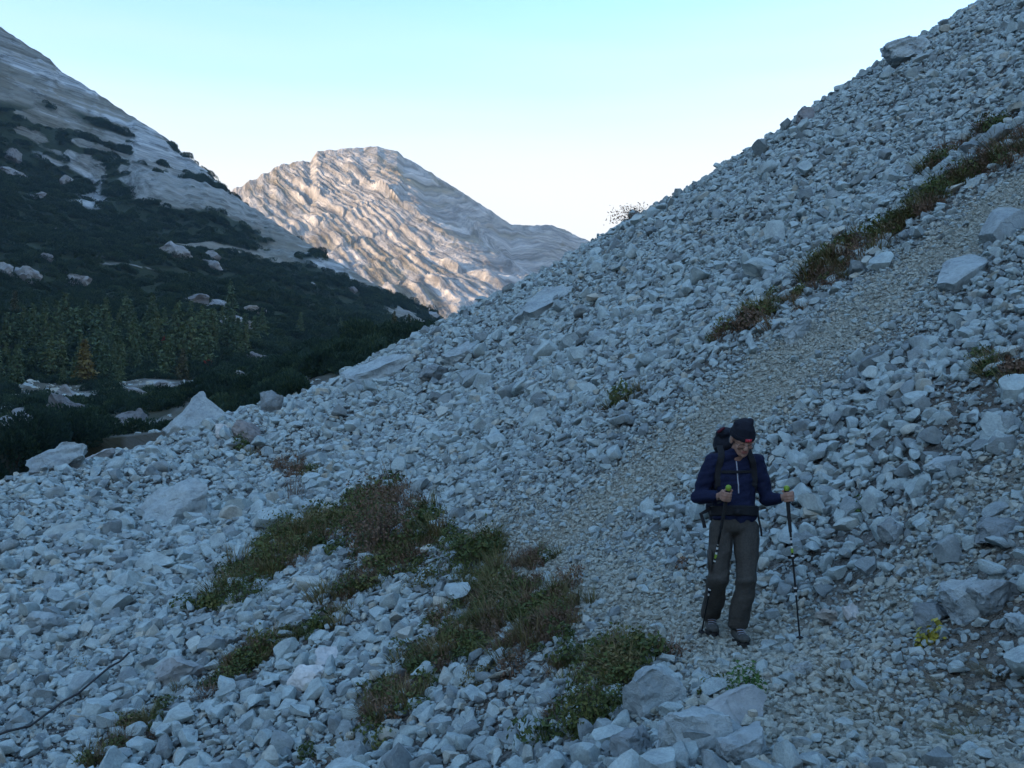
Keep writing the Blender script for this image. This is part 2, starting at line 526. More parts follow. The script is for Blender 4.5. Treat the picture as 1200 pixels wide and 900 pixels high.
# ------------------------------------------------------------------ rock shapes
def rock_arrays(seed, sub=2, dims=(1, 1, 1), cuts=9, cut=(0.5, 0.85), noise=0.05, kind='block'):
    r = np.random.default_rng(seed)
    bm = bmesh.new()
    bmesh.ops.create_icosphere(bm, subdivisions=sub, radius=1.0)
    V = np.array([v.co[:] for v in bm.verts]); Fc = np.array([[v.index for v in f.verts] for f in bm.faces])
    bm.free()
    V *= 1.25
    ns = []
    if kind in ('block', 'slab'):
        base = [(1, 0, 0), (-1, 0, 0), (0, 1, 0), (0, -1, 0), (0, 0, 1), (0, 0, -1)]
        for q in base:
            n = np.array(q, float) + r.normal(0, 0.22, 3); ns.append((n / np.linalg.norm(n), r.uniform(0.55, 0.9)))
    if kind == 'pyramid':
        for a in (0.3, 1.7, 3.2, 4.6):
            n = np.array([math.cos(a), math.sin(a), 0.62]); ns.append((n / np.linalg.norm(n), 0.5))
    for k in range(cuts):
        n = r.normal(0, 1, 3); n /= np.linalg.norm(n)
        ns.append((n, r.uniform(*cut) if kind != 'pyramid' else r.uniform(.8, 1.0)))
    for n, d in ns:
        over = np.maximum(V @ n - d, 0)
        V -= over[:, None] * n[None, :]
    if noise:
        for k, (fr, am) in enumerate(((1.7, 1.0), (4.1, 0.5), (9.0, 0.28), (19.0, 0.16))[:4 if sub > 3 else 3]):
            o1 = r.uniform(0, 50, 3)
            dv = np.stack([vnoise(V[:, 1] * fr + o1[0], V[:, 2] * fr + o1[1], seed + k),
                           vnoise(V[:, 0] * fr + o1[1], V[:, 2] * fr + o1[2], seed + 7 + k),
                           vnoise(V[:, 0] * fr + o1[2], V[:, 1] * fr + o1[0], seed + 13 + k)], 1)
            V += dv * noise * am * 2
    lo, hi = V.min(0), V.max(0)
    V = (V - (lo + hi) / 2) / (hi - lo) * np.array(dims)[None, :]
    return V, Fc

def rock_mesh(name, seed, sharp=32, mat=None, **kw):
    V, Fc = rock_arrays(seed, **kw)
    me = mesh_np(name, V, Fc, True)
    me.set_sharp_from_angle(angle=R(sharp))
    me.materials.append(mat or M_STONE)
    return me

stone_meshes = []
for i in range(22):
    a = rng.uniform(0.62, 0.95); h = rng.uniform(0.45, 0.85)
    stone_meshes.append(rock_mesh('stone', 100 + i, sub=3, dims=(1.0, a, h), cuts=int(rng.integers(6, 12)), noise=0.05, kind=('block', 'free')[i % 3 == 2]))
M_GRAVEL = mat_stone('tan_gravel', base=(0.415, 0.44, 0.395), warm=(0.47, 0.45, 0.38), dark=(0.32, 0.345, 0.315))
N_STONE = len(stone_meshes)
for i in range(8):
    stone_meshes.append(rock_mesh('gravel_stone', 160 + i, mat=M_GRAVEL, sub=2, dims=(1.0, rng.uniform(.65, .95), rng.uniform(.45, .8)), cuts=8, noise=0.05, kind='block'))
STONE_SET = variant_collection('stone_variants', stone_meshes)

# ------------------------------------------------------------------ boulders that can be told apart
def frame_bottom(o, p, sink=0.0):
    o.location = (p[0], p[1], p[2] - sink)

boulder_spots = []      # (x, y, radius): smaller stones keep out of the way
def boulder(u, v, wpx, hpx, label, kind='block', seed=0, rz=0.0, tilt=(0, 0), depth=0.8, up=0.28, noise=0.12, mat=None, cuts=8):
    p = on_scree(u, v)
    sc = p[1] / F_PX
    w, h = wpx * sc, hpx * sc
    me = rock_mesh('boulder', 900 + seed, sub=5, sharp=40, mat=mat or M_BOULDER, dims=(w, w * depth, h), cuts=cuts, noise=noise, kind=kind)
    o = new_obj('boulder', me)
    n = normals_of(np.array([p[0]]), np.array([p[1]]))[0]
    o.location = Vector(p) + Vector((n[0] * .3, n[1] * .3, 1)).normalized() * h * up
    o.rotation_euler = Euler((tilt[0], tilt[1], rz))
    tag(o, label, 'boulder', 'boulders lying on the scree')
    boulder_spots.append((p[0], p[1], w * 0.42))
    return o
M_DARKROCK = mat_stone('dark_limestone', base=(0.22, 0.22, 0.225), warm=(0.26, 0.20, 0.16), dark=(0.16, 0.16, 0.165), scale=4, bstr=0.8, bdist=0.03, cracks=1.0)
M_PALEROCK = mat_stone('pale_limestone', base=(0.56, 0.56, 0.55), warm=(0.58, 0.55, 0.48), dark=(0.46, 0.46, 0.46), scale=4, bstr=0.7, bdist=0.02, cracks=1.0)
M_TANROCK = mat_stone('tan_limestone', base=(0.32, 0.345, 0.35), warm=(0.34, 0.34, 0.32), dark=(0.27, 0.285, 0.29), scale=4, bstr=0.8, bdist=0.03, cracks=1.0)
S = -0.45
boulder(238, 488, 84, 74, 'large pyramid shaped grey boulder standing up on the scree rim', 'pyramid', 1, 0.5, up=0.02, depth=0.9, noise=0.06)
boulder(318, 484, 26, 34, 'small upright pointed rock beside the rim, behind the dark boulder', 'block', 2, 0.4, up=0.3)
boulder(261, 513, 18, 20, 'small white block at the foot of the pyramid shaped boulder', 'block', 3, 0.2, up=0.35, mat=M_PALEROCK)
boulder(290, 517, 42, 34, 'dark grey angular boulder beside the small white block near the rim', 'block', 4, 0.8, up=0.25, mat=M_DARKROCK)
boulder(208, 612, 84, 62, 'broad pale boulder embedded in the scree below the pyramid shaped one', 'block', 5, 0.5, (0.1, S), up=0.16)
boulder(70, 552, 66, 42, 'grey boulder on the rim beside the dark dwarf pine', 'block', 6, 0.2, (0, -.3), up=0.28)
boulder(112, 540, 50, 18, 'flat pale slab lying on the rim near the dwarf pine', 'slab', 7, 0.2, (0, -.25), up=0.35, mat=M_PALEROCK)
boulder(345, 732, 50, 36, 'smooth pale rounded boulder lying in the long grass strip', 'free', 8, 0.4, (0, -.3), up=0.2)
boulder(361, 804, 48, 34, 'whitish boulder on the fine scree below the grass strip', 'free', 9, 0.1, up=0.22, mat=M_PALEROCK)
boulder(386, 781, 40, 30, 'smaller whitish boulder leaning above the whitish boulder', 'block', 10, 0.7, up=0.2, mat=M_PALEROCK)
boulder(214, 794, 66, 40, 'brownish blocky boulder at the edge of the long grass strip', 'block', 11, 0.2, (0, -.1), up=0.2, mat=M_TANROCK)
boulder(60, 738, 50, 34, 'grey boulder on the scree above the thin cable', 'block', 12, 0.9, up=0.2)
boulder(856, 842, 92, 60, 'smooth grey overhanging boulder under the leafy green plant', 'free', 13, 0.1, (0, -.12), up=0.06, noise=0.05, mat=M_TANROCK)
boulder(768, 832, 76, 78, 'upright split grey boulder at the edge of the path bank', 'block', 14, 0.5, (0, -.3), up=0.2)
boulder(806, 880, 90, 74, 'rough pitted boulder at the bottom of the boulder bank', 'block', 15, 0.3, (0, .2), up=0.2, noise=0.09)
boulder(738, 888, 64, 50, 'low grey boulder at the foot of the dark green herbs', 'block', 16, 1.0, up=0.2)
boulder(868, 888, 74, 52, 'pale cracked boulder below the smooth overhanging boulder', 'block', 17, 1.3, up=0.2, noise=0.08)
boulder(1138, 716, 60, 54, 'pale grey boulder above the yellow leaved plant, next to the blocky one', 'block', 18, 0.4, up=0.24)
boulder(1092, 733, 46, 38, 'blocky grey boulder with a yellow leaved plant at its foot', 'block', 19, 0.8, (0, -.3), up=0.25)
boulder(1165, 712, 56, 48, 'big grey block next to the pale grey boulder', 'block', 20, 0.2, up=0.24)
boulder(1192, 740, 40, 30, 'cube like grey stone at the foot of the big grey block', 'block', 21, 0.1, up=0.26)
boulder(1130, 322, 92, 34, 'long smooth bluish slab embedded in the fine gravel strip', 'slab', 22, 0.25, (0.2, -.62), up=0.06, noise=0.02)
boulder(1178, 272, 74, 48, 'smooth bluish slab above the long embedded slab', 'slab', 23, 0.35, (0.2, -.55), up=0.08, noise=0.02)
boulder(1062, 72, 52, 36, 'big grey boulder standing out on the scree skyline', 'block', 24, 0.3, (0, -.4), up=0.3)
boulder(946, 141, 36, 22, 'dark flat boulder on the scree skyline', 'block', 25, 0.5, (0, -.4), up=0.3, mat=M_DARKROCK)
boulder(640, 360, 84, 52, 'large smooth grey slab high on the scree below the skyline', 'slab', 26, 0.5, (0.3, -.6), up=-0.06, noise=0.06)
boulder(440, 440, 100, 44, 'wide grey slab near the scree skyline above the tall shrub', 'slab', 27, 0.3, (0.1, -.42), up=-0.12, noise=.12)
boulder(540, 424, 46, 26, 'grey block with a dark shaded underside high on the scree', 'block', 28, 0.4, (0, -.35), up=0.3)
boulder(932, 396, 40, 30, 'pale block lying at the lower end of the upper plant strip', 'block', 29, 0.4, (0, -.3), up=0.2)
boulder(1000, 727, 20, 22, 'small white squarish stone uphill of the walking boots', 'block', 30, 0.1, (-.5, 0), up=0.35, mat=M_PALEROCK)
boulder(976, 730, 34, 22, 'grey triangular stone beside the small white squarish stone', 'block', 31, 0.6, up=0.3)
boulder(1046, 634, 34, 36, 'grey faceted rock on the slope above the small white squarish stone', 'block', 32, 0.6, (0, -.2), up=0.25)
boulder(1172, 628, 56, 30, 'broad pale rock on the bare soil of the slope', 'block', 33, 0.3, (0, -.2), up=0.22)
boulder(1105, 552, 44, 20, 'flat pale rock lying on the slope uphill of the hiker', 'slab', 34, 0.3, (0, -.2), up=0.3)
boulder(940, 787, 34, 16, 'flat grey stone in the middle of the path before the hiker', 'slab', 35, 0.3, (0, -.1), up=0.2)
boulder(510, 445, 36, 24, 'grey boulder below the block with the dark underside', 'block', 36, 0.9, (0, -.2), up=0.25)
BS = np.array(boulder_spots)

# ------------------------------------------------------------------ where the hiker stands
HX, HY = (858 - 600) / 153.6, 7.5
FOOT_A = on_scree(834, 740)     # image-left foot
FOOT_B = on_scree(866, 752)     # image-right foot
TIP_A = on_scree(821, 748)
TIP_B = on_scree(938, 756)
KEEP = np.array([[FOOT_A[0], FOOT_A[1], .20], [FOOT_B[0], FOOT_B[1], .20], [FOOT_A[0], FOOT_A[1] - .12, .16], [FOOT_B[0], FOOT_B[1] - .12, .16]])

# ------------------------------------------------------------------ scree stones
def sample_region(n):
    # points in plan over the seen part of the slope
    x = rng.uniform(-30, 40, n); y = rng.uniform(1.5, 62, n)
    return x, y

def in_view(x, y, z, margin=0.12):
    u, v, d = project(x, y, z)
    m = margin * 1200
    rd = np.interp(u, rim_u, rim_d)
    return (u > -m) & (u < 1200 + m) & (v > -m) & (v < 900 + m) & (y > 2.2) & (d < rd * 1.16 + 1.5)

SIZES = [0.034, 0.05, 0.072, 0.10, 0.14, 0.20, 0.29, 0.44]
COVER = [0.50, 0.44, 0.40, 0.42, 0.46, 0.38, 0.22, 0.075]
P_, N_, S_ = [], [], []
for s, c in zip(SIZES, COVER):
    dmax = max(s * 360, 9) * (1.4 if s < .06 else 1.0)
    # rectangle that holds the region
    xr = min(40, dmax * 0.75 + 2); xl = max(-30, -dmax * 0.7 - 2); yr = min(62, dmax)
    area = (xr - xl) * (yr - 2)
    n = int(c * area / (0.62 * s * s))
    x = rng.uniform(xl, xr, n); y = rng.uniform(2, yr, n)
    u, v, d = project(x, y, SCREE(x, y))
    k = (u > -150) & (u < 1350) & (v > -150) & (v < 1060)
    x, y = x[k], y[k]
    z = H(x, y)
    k = in_view(x, y, z) & (np.hypot(x, y) < dmax)
    x, y, z = x[k], y[k], z[k]
    # local stone size: blocky on the left lobe and near the rim, fine in the gravel
    fine = fineness(x, y); veg = veg_at(x, y)
    coarse = 0.5 + 0.9 * sstep(10, 34, np.hypot(x, y)) * (0.45 + 0.55 * sstep(9, -3, x)) + 0.55 * sstep(1, -6, x) + 0.6 * fbm(x / 3.0, y / 3.0, 2, 55)
    keep = np.ones(len(x))
    if s > 0.09: keep *= (1 - fine) ** 3 * (1 - 0.6 * veg)
    if 0.045 < s < 0.09: keep *= 1 - 0.75 * fine
    if s < 0.11: keep *= (0.25 if s < .06 else .62) + (0.75 if s < .06 else .38) * np.clip(fine * 1.6, 0, 1)
    if s > 0.06: keep *= 1 - 0.7 * soil_at(x, y)
    if s > 0.16: keep *= np.clip(coarse, 0.1, 1.3) / 1.3
    if s > 0.25: keep *= sstep(8, 18, np.hypot(x, y) - 3 * (x < 0)) 
    if s > 0.25: keep *= np.clip(coarse - 0.3, 0.03, 1.0)
    keep *= 1 - 0.45 * veg
    k = rng.uniform(0, 1, len(x)) < keep
    x, y, z = x[k], y[k], z[k]
    size = s * np.exp(rng.normal(0, 0.22, len(x)))
    # out of boulders and from under the feet
    ok = np.ones(len(x), bool)
    for bx_, by_, br in BS:
        ok &= np.hypot(x - bx_, y - by_) > br * 0.75
    for bx_, by_, br in KEEP:
        ok &= (np.hypot(x - bx_, y - by_) > br + size * .5) | (size < 0.05)
    x, y, z, size = x[ok], y[ok], z[ok], size[ok]
    P_.append(np.stack([x, y, z], 1)); S_.append(size)
P_ = np.concatenate(P_); S_ = np.concatenate(S_)
n = len(P_)
NRM = normals_of(P_[:, 0], P_[:, 1])
spin = rng.uniform(0, 2 * np.pi, n)
rot = rot_np(NRM, spin, rng.normal(0, 0.42, (n, 3)))
scl = S_[:, None] * np.stack([rng.uniform(0.9, 1.25, n), rng.uniform(0.8, 1.15, n), rng.uniform(0.75, 1.2, n)], 1)
pos = P_ + NRM * (S_ * np.clip(rng.normal(0.27, 0.13, n), 0.0, 0.5))[:, None]
idx = rng.integers(0, N_STONE, n)
gr = (S_ < .085) & (rng.uniform(0, 1, n) < 1.3 * fineness(P_[:, 0], P_[:, 1]) - .15)
idx = np.where(gr, N_STONE + rng.integers(0, 8, n), idx)
u, v, d = project(pos[:, 0], pos[:, 1], pos[:, 2])
rd = np.interp(u, rim_u, rim_d)
app = S_ / d * ((u > 0) & (u < 1200) & (v > 0) & (v < 900) & (d < rd))
big = np.argsort(-app)[:300]
print('SCREE stones', n, 'largest px', app[big[0]] * F_PX, app[big[-1]] * F_PX)
for i in big:
    o = bpy.data.objects.new('stone', stone_meshes[idx[i]])
    COL.objects.link(o); o.parent = scree_slope
    o.location = pos[i]; o.rotation_euler = rot[i]; o.scale = scl[i]
rest = np.ones(n, bool); rest[big] = False
scatter('scree_stones', scree_slope, pos[rest], rot[rest], scl[rest], idx[rest], STONE_SET)

# ------------------------------------------------------------------ thin cable over the lower left stones
def tube(name, pts, rad, mat, parent=None, seg=8, cap=True):
    """swept tube through points; rad a number or a list"""
    P = [Vector(p) for p in pts]
    rr = rad if isinstance(rad, (list, tuple)) else [rad] * len(P)
    V, Fc = [], []
    up = Vector((0.13, 0.31, 0.94))
    for i, p in enumerate(P):
        t = (P[min(i + 1, len(P) - 1)] - P[max(i - 1, 0)]).normalized()
        a = t.cross(up)
        if a.length < 1e-3: a = t.cross(Vector((1, 0, 0)))
        a.normalize(); b = t.cross(a)
        for k in range(seg):
            an = 2 * math.pi * k / seg
            V.append(p + (a * math.cos(an) + b * math.sin(an)) * rr[i])
    for i in range(len(P) - 1):
        for k in range(seg):
            Fc.append((i * seg + k, i * seg + (k + 1) % seg, (i + 1) * seg + (k + 1) % seg, (i + 1) * seg + k))
    bm = bmesh.new()
    vv = [bm.verts.new(q) for q in V]
    for f in Fc: bm.faces.new([vv[k] for k in f])
    if cap:
        bm.faces.new(vv[:seg][::-1]); bm.faces.new(vv[-seg:])
    bmesh.ops.recalc_face_normals(bm, faces=bm.faces[:])
    me = bm_mesh(bm, name, True)
    me.set_sharp_from_angle(angle=R(50))
    return new_obj(name, me, parent, mat)

M_CABLE = mat_plain('dark_cable', (0.03, 0.03, 0.032), 0.6)
cab = []
for i, (cu, cv) in enumerate([(-12, 884), (10, 878), (35, 868), (52, 857), (72, 843), (92, 828), (110, 814), (128, 800), (140, 790), (151, 781)]):
    p = on_scree(cu, cv); cab.append(p + np.array([0, 0, 0.17 + 0.02 * math.sin(i * 2.1)]))
tag(tube('cable', cab, 0.013, M_CABLE), 'thin dark cable lying slackly across the stones', 'cable')

# ------------------------------------------------------------------ foliage shapes
def blades(seed, n, length, width, spread, lean=0.6, base=0.05, segs=2, curve=0.5):
    """tuft of grass-like blades rooted near the origin"""
    r = np.random.default_rng(seed)
    V, Fc, T = [], [], []
    for i in range(n):
        a = r.uniform(0, 2 * np.pi); rr = base * math.sqrt(r.uniform())
        p = np.array([math.cos(a) * rr, math.sin(a) * rr, -0.02])
        out = a + r.normal(0, 0.6)
        ln = length * r.uniform(0.5, 1.1); le = lean * r.uniform(0.3, 1.2)
        side = np.array([-math.sin(out), math.cos(out), 0]) * width * 0.5 * r.uniform(0.7, 1.3)
        k0 = len(V); t = r.uniform()
        for s in range(segs + 1):
            f = s / segs
            q = p + np.array([math.cos(out), math.sin(out), 0]) * ln * (le * f + curve * le * f * f) * spread + np.array([0, 0, ln * (f - 0.35 * curve * f * f)])
            w = (1 - f * 0.85)
            V += [q - side * w, q + side * w]; T += [t, t]
        for s in range(segs):
            b = k0 + 2 * s
            Fc.append((b, b + 1, b + 3, b + 2))
    return np.array(V), np.array(Fc), np.array(T)

def leaves(seed, n, radii, leaf, aspect=0.5, hollow=0.35, flat=0.0, zmin=0.0, lumps=5):
    """leaf-sized quads (folded) spread through an uneven dome"""
    r = np.random.default_rng(seed)
    lc = r.normal(0, 1, (lumps, 3)); lc /= np.linalg.norm(lc, axis=1)[:, None]; lc[:, 2] = np.abs(lc[:, 2])
    la = r.uniform(0.15, 0.5, lumps)
    V, Fc, T = [], [], []
    i = 0
    while i < n:
        d = r.normal(0, 1, 3); d /= np.linalg.norm(d)
        if d[2] < -0.15: d[2] = -d[2]
        ext = 0.72 + sum(a * max(0.0, float(d @ c)) ** 4 for a, c in zip(la, lc)) + 0.1 * r.normal()
        q = d * ext * (hollow + (1 - hollow) * r.uniform() ** 0.5)
        p = q * np.array(radii)
        if p[2] < zmin: p[2] = zmin + abs(r.normal(0, 0.03))
        nn = d + r.normal(0, 0.6, 3) + np.array([0, 0, flat]); nn /= np.linalg.norm(nn)
        t1 = np.cross(nn, r.normal(0, 1, 3)); t1 /= np.linalg.norm(t1); t2 = np.cross(nn, t1)
        L_ = leaf * r.uniform(0.6, 1.3); W_ = L_ * aspect
        b = len(V); t = r.uniform()
        V += [p - t1 * L_ * .5, p + t2 * W_ * .5 + nn * L_ * .06, p + t1 * L_ * .5, p - t2 * W_ * .5 + nn * L_ * .06]
        T += [t] * 4
        Fc.append((b, b + 1, b + 2, b + 3))
        i += 1
    return np.array(V), np.array(Fc), np.array(T)

def join(*parts):
    V, Fc, T = [], [], []; o = 0
    for v_, f_, t_ in parts:
        V.append(v_); Fc.append(f_ + o); T.append(t_); o += len(v_)
    return np.concatenate(V), np.concatenate(Fc), np.concatenate(T)

def leafmesh(name, arr, mat):
    me = mesh_np(name, arr[0], arr[1], False, {'tint': arr[2]})
    me.materials.append(mat)
    return me

M_GRASS = mat_leaf('scree_grass', [(0.060, 0.066, 0.022), (0.092, 0.090, 0.030), (0.145, 0.118, 0.048), (0.21, 0.155, 0.08)])
M_HERB = mat_leaf('green_herb', [(0.034, 0.052, 0.016), (0.050, 0.074, 0.021), (0.085, 0.102, 0.028), (0.14, 0.125, 0.04)])
M_BROWN = mat_leaf('dry_heath', [(0.080, 0.056, 0.036), (0.12, 0.076, 0.048), (0.175, 0.105, 0.070), (0.14, 0.115, 0.05)])
M_TWIG = mat_plain('twig_bark', (0.09, 0.07, 0.055), 0.9, 60)
M_PINE = mat_leaf('dwarf_pine_needles', [(0.009, 0.026, 0.020), (0.014, 0.038, 0.026), (0.028, 0.058, 0.030), (0.065, 0.095, 0.042)])
M_YELLOW = mat_leaf('yellow_leaf', [(0.16, 0.17, 0.03), (0.28, 0.25, 0.04), (0.36, 0.30, 0.05)])
M_FRESH = mat_leaf('fresh_leaf', [(0.035, 0.085, 0.022), (0.055, 0.12, 0.03), (0.09, 0.15, 0.045)])
M_STRAW = mat_leaf('straw_grass', [(0.09, 0.07, 0.04), (0.14, 0.11, 0.06), (0.20, 0.16, 0.095), (0.10, 0.11, 0.05)])

cover_meshes = []
for i in range(4):
    cover_meshes.append(leafmesh('grass_tuft', blades(300 + i, 60, 0.24, 0.010, 1.0, base=0.09), M_GRASS))
for i in range(4):
    cover_meshes.append(leafmesh('herb_clump', join(leaves(320 + i, 150, (0.15, 0.15, 0.13), 0.042, 0.55), blades(330 + i, 14, 0.20, 0.008, 0.8)), M_HERB))
for i in range(4):
    cover_meshes.append(leafmesh('heath_clump', join(leaves(340 + i, 110, (0.14, 0.14, 0.12), 0.028, 0.5), blades(350 + i, 34, 0.24, 0.007, 0.9, base=0.08)), M_BROWN))
COVER_SET = variant_collection('cover_variants', cover_meshes)

def build_cover():
    for lab, pts, hws, dens, wts in patch_world:
        X, Y = [], []
        for (a, b, w0, w1) in zip(pts[:-1], pts[1:], hws[:-1], hws[1:]):
            ln = math.hypot(b[0] - a[0], b[1] - a[1]); w = (w0 + w1) / 2
            far = max(1.0, (a[1] + b[1]) / 2 / 11.0)
            k = int(ln * 2 * w * 62 * min(dens, 1.1) / far) + 3
            t = rng.uniform(-0.1, 1.1, k)
            off = np.clip(rng.normal(0, 0.6, k), -1.3, 1.3) * w
            tx, ty = (b[0] - a[0]) / max(ln, .01), (b[1] - a[1]) / max(ln, .01)
            X.append(a[0] + (b[0] - a[0]) * t - ty * off); Y.append(a[1] + (b[1] - a[1]) * t + tx * off)
        X = np.concatenate(X); Y = np.concatenate(Y)
        k = fbm(X * 1.9, Y * 1.9, 4, 77) > -0.13 + .06 * (Y > 13) * (X > 2) + 0.2 * (1 - dens)
        for fx, fy, fr in KEEP: k &= np.hypot(X - fx, Y - fy) > fr + 0.05
        X, Y = X[k], Y[k]
        n = len(X)
        nn = normals_of(X, Y)
        far = np.clip(Y / 11.0, 1.0, 2.2)
        kindw = np.repeat(np.array(wts, float) / 4, 4); kindw /= kindw.sum()
        s = rng.uniform(0.5, 1.35, n) * far * 0.95
        scatter('low_plants', None, np.stack([X, Y, H(X, Y) + 0.03], 1), rot_np(nn * .5 + np.array([0, 0, .5]), rng.uniform(0, 6.28, n), rng.normal(0, .15, (n, 3))),
                np.stack([s, s, s * rng.uniform(.7, 1.25, n)], 1), rng.choice(12, n, p=kindw), COVER_SET, lab, 'low plants')
build_cover()

# ------------------------------------------------------------------ single shrubs and plants on the scree
def stems(name, parent, seed, n, h, spread, rad, mat):
    r = np.random.default_rng(seed)
    V, Fc = [], []
    for i in range(n):
        a = r.uniform(0, 6.28); l = h * r.uniform(0.6, 1.0); s = spread * r.uniform(0.2, 1)
        pts = [np.array([math.cos(a) * s * f ** 1.3, math.sin(a) * s * f ** 1.3, -0.05 + l * f]) + r.normal(0, 0.02 * h, 3) * f for f in (0, .35, .7, 1)]
        for k, p in enumerate(pts):
            rr = rad * (1 - 0.28 * k)
            for q in range(4):
                V.append(p + np.array([math.cos(q * 1.571), math.sin(q * 1.571), 0]) * rr)
        b = len(V) - 16
        for k in range(3):
            for q in range(4):
                Fc.append((b + k * 4 + q, b + k * 4 + (q + 1) % 4, b + (k + 1) * 4 + (q + 1) % 4, b + (k + 1) * 4 + q))
    me = mesh_np(name, np.array(V), np.array(Fc), True)
    return new_obj(name, me, parent, mat)

def shrub(u, v, wpx, hpx, label, mat, seed, leaf=0.05, n=700, kind='shrub', cat='shrub', aspect=0.5, twigs=10, sprigs=0):
    p = on_scree(u, v)
    sc = p[1] / F_PX; w, h = wpx * sc, hpx * sc
    e = empty(kind, Vector(p) - Vector((0, 0, 0.02)), random.uniform(0, 6))
    arr = leaves(seed, n, (w / 2, w / 2 * .85, h * .95), leaf, aspect, lumps=7)
    if sprigs:
        arr = join(arr, blades(seed + 1, sprigs, h * 1.15, 0.008, 0.5, base=w * .28, lean=.3))
    new_obj('foliage', leafmesh('foliage', arr, mat), e)
    if twigs: stems('stem', e, seed + 2, twigs, h * .85, w * .35, 0.008, M_TWIG)
    tag(e, label, cat, 'plants growing on the scree')
    return e

shrub(445, 648, 104, 88, 'tall bushy shrub with brownish purple top at the bend of the path', M_BROWN, 501, 0.055, 1500, sprigs=90, twigs=20)
shrub(412, 640, 56, 66, 'green shrub pressed against the tall brownish shrub', M_HERB, 505, 0.055, 700)
shrub(545, 672, 78, 56, 'grey green leafy shrub at the path bend beside the tall brownish one', M_HERB, 510, 0.05, 900, sprigs=40)
shrub(498, 690, 44, 36, 'yellowish green low shrub under the grey green leafy shrub', M_GRASS, 515, 0.045, 450)
shrub(280, 712, 70, 52, 'dark green shrub at the lower end of the upper clump', M_HERB, 520, 0.05, 800, sprigs=30)
shrub(322, 668, 66, 56, 'green shrub in the middle of the upper clump', M_HERB, 525, 0.05, 800, sprigs=30)
shrub(360, 632, 52, 36, 'green grassy shrub at the upper end of the upper clump', M_GRASS, 530, 0.045, 600, sprigs=40)
shrub(345, 590, 36, 46, 'thin brown twiggy shrub above the upper clump', M_BROWN, 535, 0.04, 130, sprigs=50, twigs=12)
shrub(690, 858, 84, 72, 'dark green leafy plant hanging over the bank beside the boulders', M_HERB, 540, 0.035, 1500, kind='leafy_plant', cat='plant', sprigs=70)
shrub(722, 795, 70, 44, 'brownish green grassy plant on the bank above the split boulder', M_GRASS, 545, 0.035, 900, kind='leafy_plant', cat='plant', sprigs=80)
shrub(878, 812, 52, 30, 'fresh green leafy plant growing on the smooth overhanging boulder', M_FRESH, 550, 0.03, 520, kind='leafy_plant', cat='plant', twigs=5)
shrub(834, 812, 44, 20, 'low green plant next to the fresh leafy plant on the boulder', M_HERB, 553, 0.028, 380, kind='leafy_plant', cat='plant', twigs=4, sprigs=20)
shrub(790, 866, 26, 22, 'bluish green tuft in the gap between the boulders', M_HERB, 556, 0.022, 260, kind='leafy_plant', cat='plant', twigs=3)
shrub(1080, 757, 20, 14, 'yellow leaved plant at the foot of the blocky grey boulder', M_YELLOW, 560, 0.045, 60, kind='leafy_plant', cat='plant', twigs=4, aspect=.8)
shrub(1098, 750, 20, 18, 'second clump of yellow leaves beside the blocky grey boulder', M_YELLOW, 561, 0.045, 70, kind='leafy_plant', cat='plant', twigs=4, aspect=.8)
shrub(1006, 607, 18, 22, 'small bright yellow green plant among the stones uphill of the hiker', M_FRESH, 565, 0.035, 120, kind='leafy_plant', cat='plant', twigs=4)
shrub(741, 256, 60, 24, 'thin leafless looking bush against the sky on the scree skyline', M_BROWN, 570, 0.09, 700, twigs=40, sprigs=0)
shrub(600, 790, 46, 30, 'reddish brown dry plant on the fine scree', M_BROWN, 575, 0.03, 420, kind='leafy_plant', cat='plant', sprigs=40)
shrub(560, 800, 40, 26, 'green low plant beside the reddish brown dry one', M_GRASS, 578, 0.03, 380, kind='leafy_plant', cat='plant', sprigs=40)
shrub(585, 720, 44, 40, 'orange tipped dry plant near the path edge', M_STRAW, 580, 0.035, 420, kind='leafy_plant', cat='plant', sprigs=40)
shrub(1188, 445, 38, 30, 'brown green bush at the bare soil patch', M_BROWN, 585, 0.05, 420, sprigs=20)
shrub(1162, 425, 26, 20, 'small green bush above the bare soil patch', M_GRASS, 588, 0.045, 260)
shrub(985, 300, 40, 22, 'rounded green bush in the upper plant strip', M_GRASS, 590, 0.06, 500)
shrub(880, 385, 46, 30, 'brown green bush at the lower end of the upper plant strip', M_BROWN, 592, 0.06, 560, sprigs=20)
shrub(1100, 235, 44, 26, 'dark bush near the top of the upper plant strip', M_HERB, 594, 0.06, 500)
shrub(1160, 195, 40, 24, 'brownish bush at the very top of the upper plant strip', M_BROWN, 596, 0.06, 420)
shrub(640, 660, 24, 22, 'small dark green plant on the gravel where the path bends', M_HERB, 598, 0.04, 160, kind='leafy_plant', cat='plant')
shrub(800, 668, 22, 18, 'small dried plant among stones at the path behind the hiker', M_BROWN, 599, 0.03, 160, kind='leafy_plant', cat='plant', sprigs=20)
shrub(92, 790, 18, 18, 'small olive tuft between boulders above the thin cable', M_GRASS, 602, 0.03, 160, kind='leafy_plant', cat='plant', sprigs=30)
